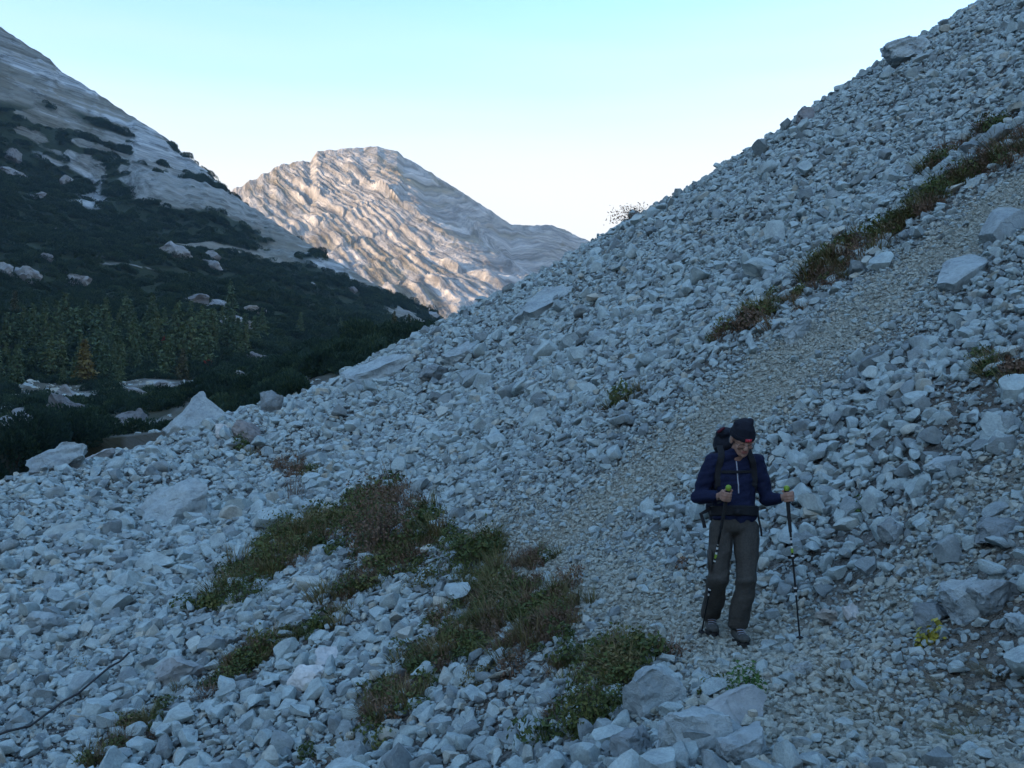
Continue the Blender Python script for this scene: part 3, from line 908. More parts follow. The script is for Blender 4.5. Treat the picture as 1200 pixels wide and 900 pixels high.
for (gu, gv, gw, lab, sd) in [(990, 795, 40, 'flattened straw coloured grass tussock on the path before the hiker', 1), (1118, 808, 36, 'dry grass tussock below the blocky grey boulder', 2),
                              (1020, 838, 36, 'straw coloured tussock in the gravel beside the path', 3), (1143, 868, 38, 'dark olive tussock beside the path below the boulders', 4),
                              (1175, 790, 40, 'brown tussock under the cube like grey stone', 5), (1165, 838, 38, 'faded grass tussock between the dry ones', 6)]:
    p = on_scree(gu, gv); sc = p[1] / F_PX
    e = empty('grass_tussock', p)
    arr = blades(700 + sd, 150, gw * sc * .55, 0.006, 1.7, base=gw * sc * .3, lean=1.1, segs=3, curve=.8)
    new_obj('blade_tuft', leafmesh('blade_tuft', arr, M_STRAW if sd != 4 else M_GRASS), e)
    stems('root_stock', e, 720 + sd, 6, .04, .04, .008, M_TWIG)
    tag(e, lab, 'grass tussock', 'plants growing on the scree')
# ------------------------------------------------------------------ valley and the mountain on the left
LEFT_SKY = [(0, 32, 700), (75, 85, 680), (150, 130, 660), (200, 167, 645), (290, 237, 620), (360, 287, 600), (430, 328, 580), (515, 372, 560)]
lp = [at(*p) for p in LEFT_SKY]
for (u, v, d) in LEFT_SKY:
    p = at(u, v, d * 1.12); lp.append(p - np.array([0, 0, 30]))
    p = at(u, v, d * 1.4); lp.append(p - np.array([0, 0, 150]))
lp += [at(*p) for p in [(0, 180, 500), (150, 232, 490), (280, 280, 490), (430, 345, 480), (0, 330, 300), (150, 335, 300), (300, 350, 330), (450, 385, 400),
                        (100, 410, 200), (250, 405, 210), (400, 420, 260), (0, 430, 180), (0, 485, 110), (150, 485, 115), (250, 475, 130), (300, 455, 160),
                        (0, 525, 70), (150, 520, 75), (-100, 565, 60), (300, 490, 90), (402, 432, 95), (440, 412, 105), (372, 446, 88), (420, 440, 84), (470, 400, 125)]]
lp += [np.array(p, float) for p in [(-22, 38, -2.6), (-13, 55, -2.5), (-45, 20, -7), (8, 85, 0), (20, 150, 4), (60, 300, 10), (0, 560, 40), (120, 560, 0), (250, 500, -10), (60, 800, -20), (300, 100, 0), (300, -400, 0), (0, -300, -20),
        (-60, 0, -15), (-60, -150, -20),
        (-450, 500, 330), (-560, 260, 360), (-620, 0, 350), (-640, -400, 340), (-640, -900, 340), (-150, 0, 10), (-150, -300, 10), (-300, 0, 120), (-300, -300, 120), (-330, 300, 190), (-300, -800, 120), (-150, -800, 0),
        (-850, 500, 150), (-900, 0, 200), (-1000, -500, 200), (-850, 800, 60), (-1100, 200, 120), (-500, 900, 60)]]
VALLEY = Surface(lp, 1e-4)
def bed_frame(func, pairs, d0, d1):
    """direction of rock beds from points along them, and the upright normal of the beds"""
    t = np.zeros(3)
    for a, b in pairs:
        v = hit(func, b[0], b[1], d0, d1, 1500) - hit(func, a[0], a[1], d0, d1, 1500)
        t += v / np.linalg.norm(v)
    t /= np.linalg.norm(t)
    n = np.array([0, 0, 1.0]) - t[2] * t
    return t, n / np.linalg.norm(n)
LT, LN = bed_frame(VALLEY, [((20, 110), (110, 175)), ((60, 150), (170, 235)), ((150, 180), (260, 262)), ((230, 250), (350, 320))], 300, 800)
def l_along(x, y, z): return x * LT[0] + y * LT[1] + z * LT[2]
def l_across(x, y, z): return x * LN[0] + y * LN[1] + z * LN[2]

def VH(x, y):
    d = np.hypot(x, y)
    k = sstep(60, 300, d)
    # ribs, ledges and gullies slant down to the right, like the skyline
    zb = VALLEY(x, y); al = l_along(x, y, zb); ac = l_across(x, y, zb)
    return zb + k * (5.0 * fbm(ac / 45, al / 190, 4, 41) + 2.6 * ridged(ac / 24, al / 120, 4, 43) + np.clip(.6 + 1.6 * fbm(al / 70, ac / 40, 3, 46), 0, 1.5) * (4.5 * saw(ac / 23 + .2 * fbm(x / 60, y / 60, 2, 47)) + 2.6 * saw(ac / 10 + .2 * fbm(x / 35, y / 35, 2, 48)))) + 0.9 * fbm(x / 9, y / 9, 3, 44) * (0.4 + k) + 1.5 * k * ridged(ac / 9, al / 22, 3, 49)

def scrub_amount(x, y, z):
    """where the dark dwarf pine grows (1) and bare rock shows (0)"""
    u, v, d = project(x, y, z)
    line = np.interp(u, [-200, 0, 60, 130, 200, 280, 340, 430, 520, 700], [120, 158, 172, 200, 222, 252, 288, 330, 362, 420])
    streak = 95 * fbm(l_across(x, y, z) / 13, l_along(x, y, z) / 75, 3, 61)
    up = np.maximum(sstep(-16, 18, v - line + streak), .9 * sstep(.26, .36, fbm(l_across(x, y, z) / 7, l_along(x, y, z) / 24, 3, 68)) * sstep(-75, -10, v - line))
    s = up
    # bare rock showing through
    gap = fbm(l_across(x, y, z) / 11, l_along(x, y, z) / 30, 4, 63)
    s = s * (1 - sstep(0.50, 0.60, gap) * sstep(620, 380, v * 0 + d + 100 * 0))
    # stony ground at the valley floor
    s = s * (1 - 0.95 * sstep(428, 452, v) * sstep(0.08, 0.22, fbm(x / 11, y / 16, 3, 65)) * sstep(190, 165, d))
    return np.clip(s, 0, 1)

def fit_skyline(X, Y, Z, uv, ymin, w0, w1):
    """lift or lower the crest so that the ridge has the right profile"""
    for it in range(3):
        u = 600 + F_PX * X / (Y * CP + (Z - CAM_Z) * SP); el = (Z - CAM_Z) / Y
        tu = np.array([p[0] for p in uv], float); tv = np.array([p[1] for p in uv], float)
        dx_, dz_ = ray(tu, tv)
        bins = np.linspace(tu.min(), tu.max(), 90); mid = (bins[1:] + bins[:-1]) / 2
        k = np.digitize(u.ravel(), bins) - 1; ok = (k >= 0) & (k < 89) & (Y.ravel() > ymin)
        best = np.full(89, -9.0); np.maximum.at(best, k[ok], el.ravel()[ok])
        want = np.interp(mid, tu, dz_); have = best > -8
        dl = np.interp(u, mid[have], (want - best)[have])
        Z = Z + dl * Y * sstep(w0, w1, Y)
    return Z

def saw(t):
    f = t - np.floor(t)
    return np.where(f < .22, f / .22, (1 - f) / .78)

def build_valley():
    nx, ny = 480, 540
    tx = np.linspace(-1, 1, nx); gx = -150 + 560 * (0.6 * tx + 0.4 * tx ** 3)
    ty = np.linspace(0, 1, ny); gy = 14 + 806 * (0.35 * ty + 0.65 * ty ** 2)
    X, Y = np.meshgrid(gx, gy, indexing='ij'); Z = VH(X, Y)
    Z = fit_skyline(X, Y, Z, [(-60, -8), (0, 30), (30, 50), (62, 70), (75, 84), (110, 105), (150, 132), (195, 160), (208, 172), (250, 205), (285, 235), (330, 264), (380, 297), (430, 326), (470, 348), (515, 370)], 430, 380, 560)
    # under the scree the valley floor stays below it
    inside = (X > -34) & (X < 46) & (Y < 78)
    Z = np.where(inside, np.minimum(Z, H0(np.clip(X, -34, 46), np.clip(Y, -4, 80)) - 0.35 + 3.0 * sstep(-30, -34, X)), Z)
    global VGRID
    VGRID = (gx, gy, Z)
    sc = scrub_amount(X, Y, Z)
    m, N, L, b = mat_new('mountain_ground')
    tc = N.new('ShaderNodeTexCoord'); a = N.new('ShaderNodeAttribute'); a.attribute_name = 'scrub'
    mp = N.new('ShaderNodeCombineXYZ')
    for k_, nm_ in enumerate(('along', 'across')):
        q_ = N.new('ShaderNodeAttribute'); q_.attribute_name = nm_; L.new(q_.outputs['Fac'], mp.inputs[k_])
    n1 = nd(N, 'ShaderNodeTexNoise', Scale=0.06, Detail=8.0, Roughness=0.65); L.new(mp.outputs[0], n1.inputs['Vector'])
    n2 = nd(N, 'ShaderNodeTexNoise', Scale=0.38, Detail=8.0, Roughness=0.75); L.new(mp.outputs[0], n2.inputs['Vector'])
    n3 = nd(N, 'ShaderNodeTexNoise', Scale=0.018, Detail=6.0, Roughness=0.6); L.new(mp.outputs[0], n3.inputs['Vector'])
    rock = ramp(N, [(0.40, (0.085, 0.09, 0.09)), (0.48, (0.25, 0.275, 0.28)), (0.60, (0.44, 0.47, 0.475))]); L.new(n2.outputs[0], rock.inputs[0])
    grass = ramp(N, [(0.3, (0.075, 0.068, 0.038)), (0.7, (0.13, 0.112, 0.062))]); L.new(n2.outputs[0], grass.inputs[0])
    g = ramp(N, [(0.45, (0, 0, 0)), (0.51, (1, 1, 1))]); L.new(n1.outputs[0], g.inputs[0])
    g2 = ramp(N, [(0.40, (0.25, 0.25, 0.25)), (0.62, (1, 1, 1))]); L.new(n3.outputs[0], g2.inputs[0])
    gm = N.new('ShaderNodeMath'); gm.operation = 'MULTIPLY'; L.new(g.outputs[0], gm.inputs[0]); L.new(g2.outputs[0], gm.inputs[1])
    c = mixc(N, L, gm.outputs[0], rock.outputs[0], grass.outputs[0])
    green = ramp(N, [(0.3, (0.012, 0.022, 0.012)), (0.7, (0.03, 0.045, 0.02))]); L.new(n2.outputs[0], green.inputs[0])
    th = ramp(N, [(0.35, (0, 0, 0)), (0.6, (1, 1, 1))]); L.new(a.outputs['Fac'], th.inputs[0])
    c = mixc(N, L, th.outputs[0], c, green.outputs[0])
    L.new(c, b.inputs['Base Color'])
    tf = N.new('ShaderNodeAttribute'); tf.attribute_name = 'turf'
    c = mixc(N, L, tf.outputs['Fac'], c, mixc(N, L, .8, c, (0.075, 0.07, 0.045)))
    L.new(c, b.inputs['Base Color'])
    bump(N, L, b, n2.outputs[0], 1.0, 2.0)
    me = mesh_np('left_mountain', np.stack([X, Y, Z], -1).reshape(-1, 3), grid_faces(nx, ny), True, {'turf': (sstep(210, 170, Y) * sstep(.3, -.1, fbm(X / 6, Y / 6, 3, 71))).ravel(), 'scrub': sc.ravel(), 'along': l_along(X, Y, VALLEY(X, Y)).ravel() * .22, 'across': l_across(X, Y, Z).ravel()})
    o = new_obj('left_mountain', me, None, m)
    tag(o, 'shaded mountainside with rock bands above dark scrub', 'mountain', None, 'structure')
    # the rest of the same ridge, beyond the frame to the left and behind
    gx2 = np.linspace(-1150, -55, 90); gy2 = np.linspace(-1000, 820, 130)
    X2, Y2 = np.meshgrid(gx2, gy2, indexing='ij'); Z2 = VH(X2, Y2) - 1.5 * sstep(-760, -700, X2) * (Y2 > 14) - 3.0
    keep = ~((X2 > -690) & (Y2 > 40))
    V2 = np.stack([X2, Y2, Z2], -1).reshape(-1, 3); F2 = grid_faces(90, 130)
    F2 = F2[keep.ravel()[F2].any(1)]
    used = np.unique(F2); mpi = np.zeros(len(V2), np.int64); mpi[used] = np.arange(len(used))
    me2 = mesh_np('side_ridge', V2[used], mpi[F2], True, {'turf': np.zeros(len(used)), 'scrub': np.zeros(len(used)), 'along': l_along(*V2[used].T) * .22, 'across': l_across(*V2[used].T)})
    o2 = new_obj('side_ridge', me2, None, m)
    tag(o2, 'rocky ridge closing the valley beside the shaded mountain', 'mountain', None, 'structure')
    return o
left_mountain = build_valley()
def VG(x, y):
    """height of the built mountainside"""
    gx, gy, Z = VGRID
    x = np.asarray(x, float); y = np.asarray(y, float)
    i = np.clip(np.searchsorted(gx, x) - 1, 0, len(gx) - 2); j = np.clip(np.searchsorted(gy, y) - 1, 0, len(gy) - 2)
    a = np.clip((x - gx[i]) / (gx[i + 1] - gx[i]), 0, 1); b = np.clip((y - gy[j]) / (gy[j + 1] - gy[j]), 0, 1)
    return (Z[i, j] * (1 - a) + Z[i + 1, j] * a) * (1 - b) + (Z[i, j + 1] * (1 - a) + Z[i + 1, j + 1] * a) * b


# ------------------------------------------------------------------ sunlit mountain in the middle
MP = [(150, 262, 1560), (230, 240, 1600), (280, 219, 1640), (330, 192, 1690), (365, 177, 1720), (400, 173, 1740), (440, 173, 1750), (465, 180, 1750), (490, 194, 1750), (540, 226, 1750), (600, 264, 1760), (640, 266, 1800), (665, 270, 1820), (690, 283, 1830), (800, 335, 1840),
      (455, 190, 1690), (500, 235, 1590), (550, 285, 1480), (600, 340, 1380), (640, 380, 1300),
      (330, 235, 1570), (280, 260, 1500), (400, 240, 1560), (450, 290, 1430), (400, 300, 1390), (520, 345, 1310), (430, 335, 1300), (350, 320, 1300), (560, 400, 1180), (250, 320, 1280), (150, 320, 1350),
      (620, 305, 1690), (655, 300, 1745), (600, 290, 1690), (660, 330, 1640), (700, 330, 1720), (560, 250, 1710), (600, 275, 1720)]
mpts = [at(*p) for p in MP]
for (u, v, d) in MP[:15]:
    p = at(u, v, d * 1.15); mpts.append(p - np.array([0, 0, 90]))
mpts += [np.array(p, float) for p in [(-500, 1000, 40), (-200, 950, 20), (100, 1000, 20), (350, 1300, 60), (500, 1500, 120)]]
MID = Surface(mpts, 1e-4)
def build_mid():
    nx, ny = 600, 500
    gx = np.linspace(-680, 400, nx); gy = 1050 + 1000 * np.linspace(0, 1, ny)
    X, Y = np.meshgrid(gx, gy, indexing='ij')
    Z0 = MID(X, Y)
    w = 14 * fbm(X / 330, Y / 330, 2, 81)
    MT, MN = bed_frame(MID, [((340, 215), (450, 285)), ((400, 215), (560, 320)), ((440, 290), (520, 345))], 1000, 1900)
    q = MN[0] * X + MN[1] * Y + MN[2] * Z0 + w                  # tilted rock beds
    mal = MT[0] * X + MT[1] * Y + MT[2] * Z0
    uu = 600 + F_PX * X / Y
    yc = np.interp(uu, [p[0] for p in MP[:15]], [p[2] for p in MP[:15]])
    patchy = (.25 + .75 * sstep(10, 110, yc - Y)) * np.clip(0.95 + 1.3 * fbm(mal / 110, q / 45, 3, 84), 0.1, 1.6)
    br = 0.8 + 0.9 * fbm(X / 30, Y / 30, 3, 93)
    fault = mal / 85 + .5 * fbm(q / 60, mal / 200, 2, 96)
    q2 = q + 2.0 * fbm(mal / 60, q / 20, 3, 95) + 7 * (_hash(np.floor(fault), np.floor(q / 90), 97) - .5)
    def amp(t, sd): return .15 + 1.5 * _hash(np.floor(t), np.floor(fault * .5), sd) ** 1.5
    Z = Z0 + (4.5 * saw(q2 / 26) * amp(q2 / 26, 5) + 6.0 * saw(q2 / 10.7 + .2) * br * amp(q2 / 10.7 + .2, 6) + 3.4 * saw(q2 / 5.1) * br * amp(q2 / 5.1, 7)) * patchy \
        + 9 * fbm(X / 150, Y / 150, 3, 82) + 2.5 * ridged((X + .3 * Y) / 100, Y / 160, 2, 83) + 2.0 * ridged(mal / 45, q / 120, 3, 94) - 12
    Z = Z + 2.6 * fbm(X / 12, Y / 12, 3, 90, .6)
    Z = fit_skyline(X, Y, Z, [(100, 290), (230, 243), (280, 217), (300, 207), (325, 193), (340, 190), (362, 187), (368, 177), (400, 174), (440, 171), (465, 176), (490, 191), (540, 222), (580, 248), (600, 262), (618, 264), (645, 263), (665, 269), (690, 281), (800, 335)], 1450, 1480, 1680)
    f1 = (q2 / 10.7 + .2) % 1.0; f2 = (q2 / 26) % 1.0; f3 = (q2 / 5.1) % 1.0
    bed = .5 * sstep(.30, .45, f1) * sstep(1.0, .85, f1) + .3 * sstep(.30, .5, f2) * sstep(1.0, .8, f2) + .2 * sstep(.3, .5, f3)
    m, N, L, b = mat_new('sunlit_limestone')
    tc = N.new('ShaderNodeTexCoord'); a = N.new('ShaderNodeAttribute'); a.attribute_name = 'bed'
    n1 = nd(N, 'ShaderNodeTexNoise', Scale=0.02, Detail=8.0, Roughness=0.65)
    n2 = nd(N, 'ShaderNodeTexNoise', Scale=0.16, Detail=6.0, Roughness=0.7)
    cx = N.new('ShaderNodeCombineXYZ')
    for k_, nm_ in enumerate(('along', 'across')):
        qa = N.new('ShaderNodeAttribute'); qa.attribute_name = nm_; L.new(qa.outputs['Fac'], cx.inputs[k_])
    for q_ in (n1, n2): L.new(cx.outputs[0], q_.inputs['Vector'])
    rock = ramp(N, [(0.33, (0.16, 0.15, 0.145)), (0.5, (0.29, 0.275, 0.265)), (0.64, (0.43, 0.41, 0.395))]); L.new(n2.outputs[0], rock.inputs[0])
    turf = ramp(N, [(0.3, (0.12, 0.095, 0.05)), (0.7, (0.20, 0.155, 0.085))]); L.new(n2.outputs[0], turf.inputs[0])
    ad = N.new('ShaderNodeMath'); ad.operation = 'MULTIPLY_ADD'; ad.inputs[1].default_value = 0.20
    L.new(a.outputs['Fac'], ad.inputs[0]); L.new(n1.outputs[0], ad.inputs[2])
    g = ramp(N, [(0.62, (0, 0, 0)), (0.74, (.8, .8, .8))]); L.new(ad.outputs[0], g.inputs[0])
    c = mixc(N, L, g.outputs[0], rock.outputs[0], turf.outputs[0])
    n4 = nd(N, 'ShaderNodeTexNoise', Scale=0.30, Detail=5.0, Roughness=0.65)
    sc_ = N.new('ShaderNodeVectorMath'); sc_.operation = 'MULTIPLY'; sc_.inputs[1].default_value = (0.22, 1, 1)
    L.new(cx.outputs[0], sc_.inputs[0]); L.new(sc_.outputs[0], n4.inputs['Vector'])
    ln = ramp(N, [(0.40, (0.55, 0.53, 0.51)), (0.5, (1.0, 1.0, 1.0)), (0.60, (1.3, 1.3, 1.3))]); L.new(n4.outputs[0], ln.inputs[0])
    c = mixc(N, L, 1.0, c, ln.outputs[0], 'MULTIPLY')
    L.new(c, b.inputs['Base Color'])
    hs = N.new('ShaderNodeMath'); hs.operation = 'ADD'; L.new(n2.outputs[0], hs.inputs[0]); L.new(n4.outputs[0], hs.inputs[1])
    bump(N, L, b, hs.outputs[0], 1.0, 7.0)
    me = mesh_np('far_mountain', np.stack([X, Y, Z], -1).reshape(-1, 3), grid_faces(nx, ny), False, {'bed': bed.ravel(), 'along': mal.ravel() * .25, 'across': q.ravel()})
    tag(new_obj('far_mountain', me, None, m), 'bare sunlit limestone mountain with slanting rock bands', 'mountain', None, 'structure')
build_mid()

# low ground that reaches the horizon behind everything
def build_base():
    g = np.array([-1650, -1400, -1100, -800, -500, -200, 100, 400, 700, 1000, 1300, 1650], float)
    X, Y = np.meshgrid(g, g + 550, indexing='ij')
    Z = -60 + 0 * X
    me = mesh_np('valley_floor', np.stack([X, Y, Z], -1).reshape(-1, 3), grid_faces(12, 12), True)
    m = mat_plain('valley_earth', (0.10, 0.11, 0.08), 1.0, 0.02)
    tag(new_obj('valley_floor', me, None, m), 'low valley floor spreading between the mountains', 'ground', None, 'structure')
build_base()

# ------------------------------------------------------------------ dwarf pine scrub, pale outcrops, larches
def on_valley(u, v, d0=45.0):
    return hit(VG, u, v, d0, 800.0, 1500)

def pine_bush(seed, n, rad, tuft):
    """dome of upright needle tufts"""
    r = np.random.default_rng(seed)
    V, Fc, T = [], [], []
    lumps = r.normal(0, 1, (6, 3)); lumps /= np.linalg.norm(lumps, axis=1)[:, None]; lumps[:, 2] = abs(lumps[:, 2]); amp = r.uniform(.2, .5, 6)
    for i in range(n):
        d = r.normal(0, 1, 3); d /= np.linalg.norm(d); d[2] = abs(d[2])
        ext = 0.7 + float((amp * np.maximum(lumps @ d, 0) ** 5).sum())
        p = d * np.array(rad) * ext * (0.55 + 0.45 * r.uniform() ** .4)
        ax = d * .9 + np.array([0, 0, .6]) + r.normal(0, .3, 3); ax /= np.linalg.norm(ax)
        s1 = np.cross(ax, r.normal(0, 1, 3)); s1 /= np.linalg.norm(s1); s2 = np.cross(ax, s1)
        t = r.uniform(); h = tuft * r.uniform(.7, 1.4); w = tuft * .45
        for sd in (s1, s2):
            b = len(V)
            V += [p - sd * w * .7, p + sd * w * .7, p + ax * h + sd * w * .35, p + ax * h - sd * w * .35]; T += [t] * 4
            Fc.append((b, b + 1, b + 2, b + 3))
    return np.array(V), np.array(Fc), np.array(T)

far_bush = [leafmesh('pine_bush', pine_bush(800 + i, 380, (1.0, 1.0, 0.72), 0.13), M_PINE) for i in range(4)]
BUSH_SET = variant_collection('bush_variants', far_bush)
def build_scrub():
    # dense cover of bushes over the scrub area seen from the path, thinner with distance
    X, Y = [], []
    for (d0, d1, cell) in [(60, 140, 2.0), (140, 260, 2.5), (260, 420, 3.2), (420, 720, 4.2)]:
        n = int((d1 - d0) * (0.62 * (d0 + d1) / 2) / cell ** 2 * 1.15)
        y = np.sqrt(rng.uniform(d0 ** 2, d1 ** 2, n)); dx = rng.uniform(-0.62, 0.0, n)
        X.append(dx * y); Y.append(y)
    X = np.concatenate(X); Y = np.concatenate(Y); Z = VG(X, Y)
    u, v, d = project(X, Y, Z)
    s = scrub_amount(X, Y, Z)
    k = (rng.uniform(0, 1, len(X)) < sstep(.35, .75, s)) & (u > -120) & (u < 620)
    X, Y, Z, d = X[k], Y[k], Z[k], d[k]
    n = len(X); print('SCRUB', n)
    sz = np.interp(d, [60, 200, 420, 720], [1.3, 1.9, 2.6, 3.4]) * rng.uniform(.65, 1.35, n)
    nn = normals_of(X, Y, 2.0, VG) * .4 + np.array([0, 0, .6])
    scatter('dwarf_pine_scrub', None, np.stack([X, Y, Z - .15], 1), rot_np(nn, rng.uniform(0, 6.28, n), rng.normal(0, .08, (n, 3))),
            np.stack([sz, sz, sz * rng.uniform(.7, 1.2, n)], 1), rng.integers(0, 4, n), BUSH_SET, 'dark green dwarf pine scrub covering the lower mountainside', 'dwarf pine scrub')
build_scrub()

M_OUTCROP = mat_stone('outcrop_limestone', base=(0.28, 0.30, 0.31), warm=(0.31, 0.30, 0.28), dark=(0.22, 0.23, 0.24), scale=1.2, bstr=1.0, bdist=0.3)
OUT = [(206, 298, 36, 16, 'pale rounded outcrop alone in the dark scrub'), (247, 304, 24, 12, 'upper of two pale outcrops next to the lone rounded one'), (246, 313, 30, 10, 'lower of two pale outcrops next to the lone rounded one'),
       (30, 328, 32, 18, 'pale outcrop with brown streaks in the scrub above the larches'), (88, 332, 34, 12, 'slanting pale outcrop above the larches'), (8, 320, 24, 14, 'small pale outcrop beside the brown streaked one'),
       (278, 388, 50, 20, 'wide pale ledge below the row of larches'), (258, 364, 30, 14, 'pale knob above the wide pale ledge'), (228, 356, 34, 14, 'pale rock behind the larch row'),
       (300, 366, 26, 9, 'low flat pale rock beside the pale knob'), (12, 205, 34, 10, 'long pale slab just below the upper scrub line'), (14, 186, 24, 14, 'pale slab above the long pale slab at the scrub line'), (40, 232, 30, 9, 'thin pale slab in the upper scrub'), (78, 216, 15, 12, 'small pale rock standing in the upper scrub'),
       (66, 272, 10, 6, 'tiny pale rock in the middle of the scrub'), (365, 336, 12, 6, 'tiny pale rock near the foot of the mountain ridge'), (412, 342, 14, 7, 'small pale rock under the lowest rock band'),
       (345, 384, 16, 6, 'low pale rock beside the larches'), (420, 387, 18, 8, 'pale rock above the near dwarf pines'), (505, 372, 20, 8, 'pale rock where the mountain foot meets the scree'),
       (80, 463, 20, 14, 'pale rock on the valley floor below the larches'), (165, 468, 30, 14, 'broad pale rock on the valley floor'), (195, 455, 22, 10, 'flat pale rock on the valley floor behind the pyramid boulder'),
       (15, 508, 56, 34, 'big grey rock slope on the valley floor below the larches'), (78, 488, 46, 28, 'grey rock hump behind the near dwarf pine'), (150, 497, 50, 22, 'low grey rock shelf behind the scree rim'), (300, 425, 26, 14, 'pale gully rock above the pyramid boulder'), (285, 445, 20, 12, 'lower pale gully rock above the pyramid boulder'),
       (172, 387, 14, 8, 'small pale rock among the larches'), (55, 305, 16, 9, 'pale rock stub below the long scrub slope'), (118, 283, 8, 5, 'minute pale rock dot in the scrub')]
for i, (u, v, w, h, lab) in enumerate(OUT):
    p = on_valley(u, v); s = p[1] / F_PX
    me = rock_mesh('rock_outcrop', 1500 + i, sub=4, sharp=35, mat=M_OUTCROP, dims=(w * s * 1.05, w * s * .8, h * s * 1.5), cuts=12, noise=0.16, kind='free')
    o = new_obj('rock_outcrop', me); o.location = (p[0], p[1], p[2] + h * s * .18)
    o.rotation_euler = (0.1, 0.12, random.uniform(-.5, .5))
    tag(o, lab, 'rock outcrop', 'pale outcrops in the dark scrub')

def larch_parts(seed, h, n_wh=22):
    r = np.random.default_rng(seed)
    V, Fc, T = [], [], []
    for k in range(n_wh):
        f = 0.10 + 0.9 * k / n_wh
        z = h * f; rad = h * 0.21 * (1 - f) ** 0.8 + 0.05 * h * (1 - f) + .08
        for b_ in range(int(5 + 4 * (1 - f))):
            a = r.uniform(0, 6.28); L_ = rad * r.uniform(.65, 1.2)
            d = np.array([math.cos(a), math.sin(a), 0])
            m_ = int(4 + L_ * 3)
            for j in range(m_):
                g = (j + r.uniform()) / m_
                p = d * L_ * g + np.array([0, 0, z - 0.25 * L_ * g + 0.12 * L_ * g * g]) + r.normal(0, .05, 3)
                s1 = np.cross(d, [0, 0, 1]) * .5 + r.normal(0, .4, 3); s1 /= np.linalg.norm(s1)
                q = d * .5 + np.array([0, 0, -.5]) + r.normal(0, .5, 3); q /= np.linalg.norm(q)
                w = h * .028 * r.uniform(.7, 1.3); t = r.uniform()
                b = len(V); V += [p - s1 * w, p + s1 * w, p + q * w * 2.2 + s1 * w * .4, p + q * w * 2.2 - s1 * w * .4]; T += [t] * 4
                Fc.append((b, b + 1, b + 2, b + 3))
    tr_v, tr_f = [], []
    for k in range(6):
        f = k / 5
        for q in range(6):
            rr = h * .016 * (1 - f * .9)
            tr_v.append((math.cos(q * 1.047) * rr, math.sin(q * 1.047) * rr, h * f * .98 - .3 * (k == 0)))
    for k in range(5):
        for q in range(6):
            tr_f.append((k * 6 + q, k * 6 + (q + 1) % 6, (k + 1) * 6 + (q + 1) % 6, (k + 1) * 6 + q))
    return (np.array(V), np.array(Fc), np.array(T)), (np.array(tr_v), np.array(tr_f))

M_LARCH = mat_leaf('larch_needles', [(0.032, 0.066, 0.038), (0.050, 0.086, 0.042), (0.074, 0.108, 0.046), (0.115, 0.13, 0.05)])
M_GOLD = mat_leaf('golden_needles', [(0.075, 0.066, 0.02), (0.11, 0.09, 0.026), (0.15, 0.115, 0.03)])
M_RUST = mat_leaf('rust_needles', [(0.04, 0.05, 0.026), (0.058, 0.062, 0.03), (0.08, 0.07, 0.034)])
M_RED = mat_leaf('red_leaf', [(0.14, 0.02, 0.012), (0.22, 0.035, 0.02), (0.26, 0.05, 0.025)])
M_BARK = mat_plain('larch_bark', (0.08, 0.06, 0.045), 0.95, 3)
larch_lib = {}
for i in range(4):
    a, b = larch_parts(850 + i, 8.0)
    crown = {}
    for nm, mt in (('green', M_LARCH), ('gold', M_GOLD), ('rust', M_RUST)):
        crown[nm] = leafmesh('crown', a, mt)
    tm = mesh_np('trunk', b[0], b[1], True); tm.materials.append(M_BARK)
    larch_lib[i] = (crown, tm)
def larch(u, vbase, hpx, label, kind='green', var=0, group='larches at the foot of the shaded mountain'):
    p = on_valley(u, vbase); s = hpx * p[1] / F_PX / 8.0
    e = empty('larch_tree', (p[0], p[1], p[2] - .2), random.uniform(0, 6))
    e.rotation_euler = (random.gauss(0, .03), random.gauss(0, .03), random.uniform(0, 6))
    e.scale = (s * random.uniform(.85, 1.35), s * random.uniform(.9, 1.15), s)
    cr, tm = larch_lib[var % 4]
    new_obj('crown', cr[kind], e); new_obj('trunk', tm, e)
    tag(e, label, 'tree', group)
    return e
larch(100, 447, 52, 'golden yellow larch standing among the green larches', 'gold', 0)
larch(17, 372, 34, 'rusty brown larch at the outer end of the larch wood', 'rust', 1)
larch(212, 444, 38, 'yellowish olive larch near the golden one, at the wood edge', 'rust', 2)
larch(270, 372, 46, 'slender green larch standing above the pale knob', 'green', 3)
larch(352, 388, 24, 'small green larch alone in the scrub beyond the wide pale ledge', 'green', 1)
larch(400, 390, 20, 'small larch near the foot of the rock band', 'green', 2)
larch(462, 388, 26, 'rusty larch near the scree skyline', 'rust', 3)
larch(480, 386, 20, 'small rusty larch next to the other rusty one near the scree skyline', 'rust', 0)
rr = np.random.default_rng(77)
k = 0
spots = []
tries = 0
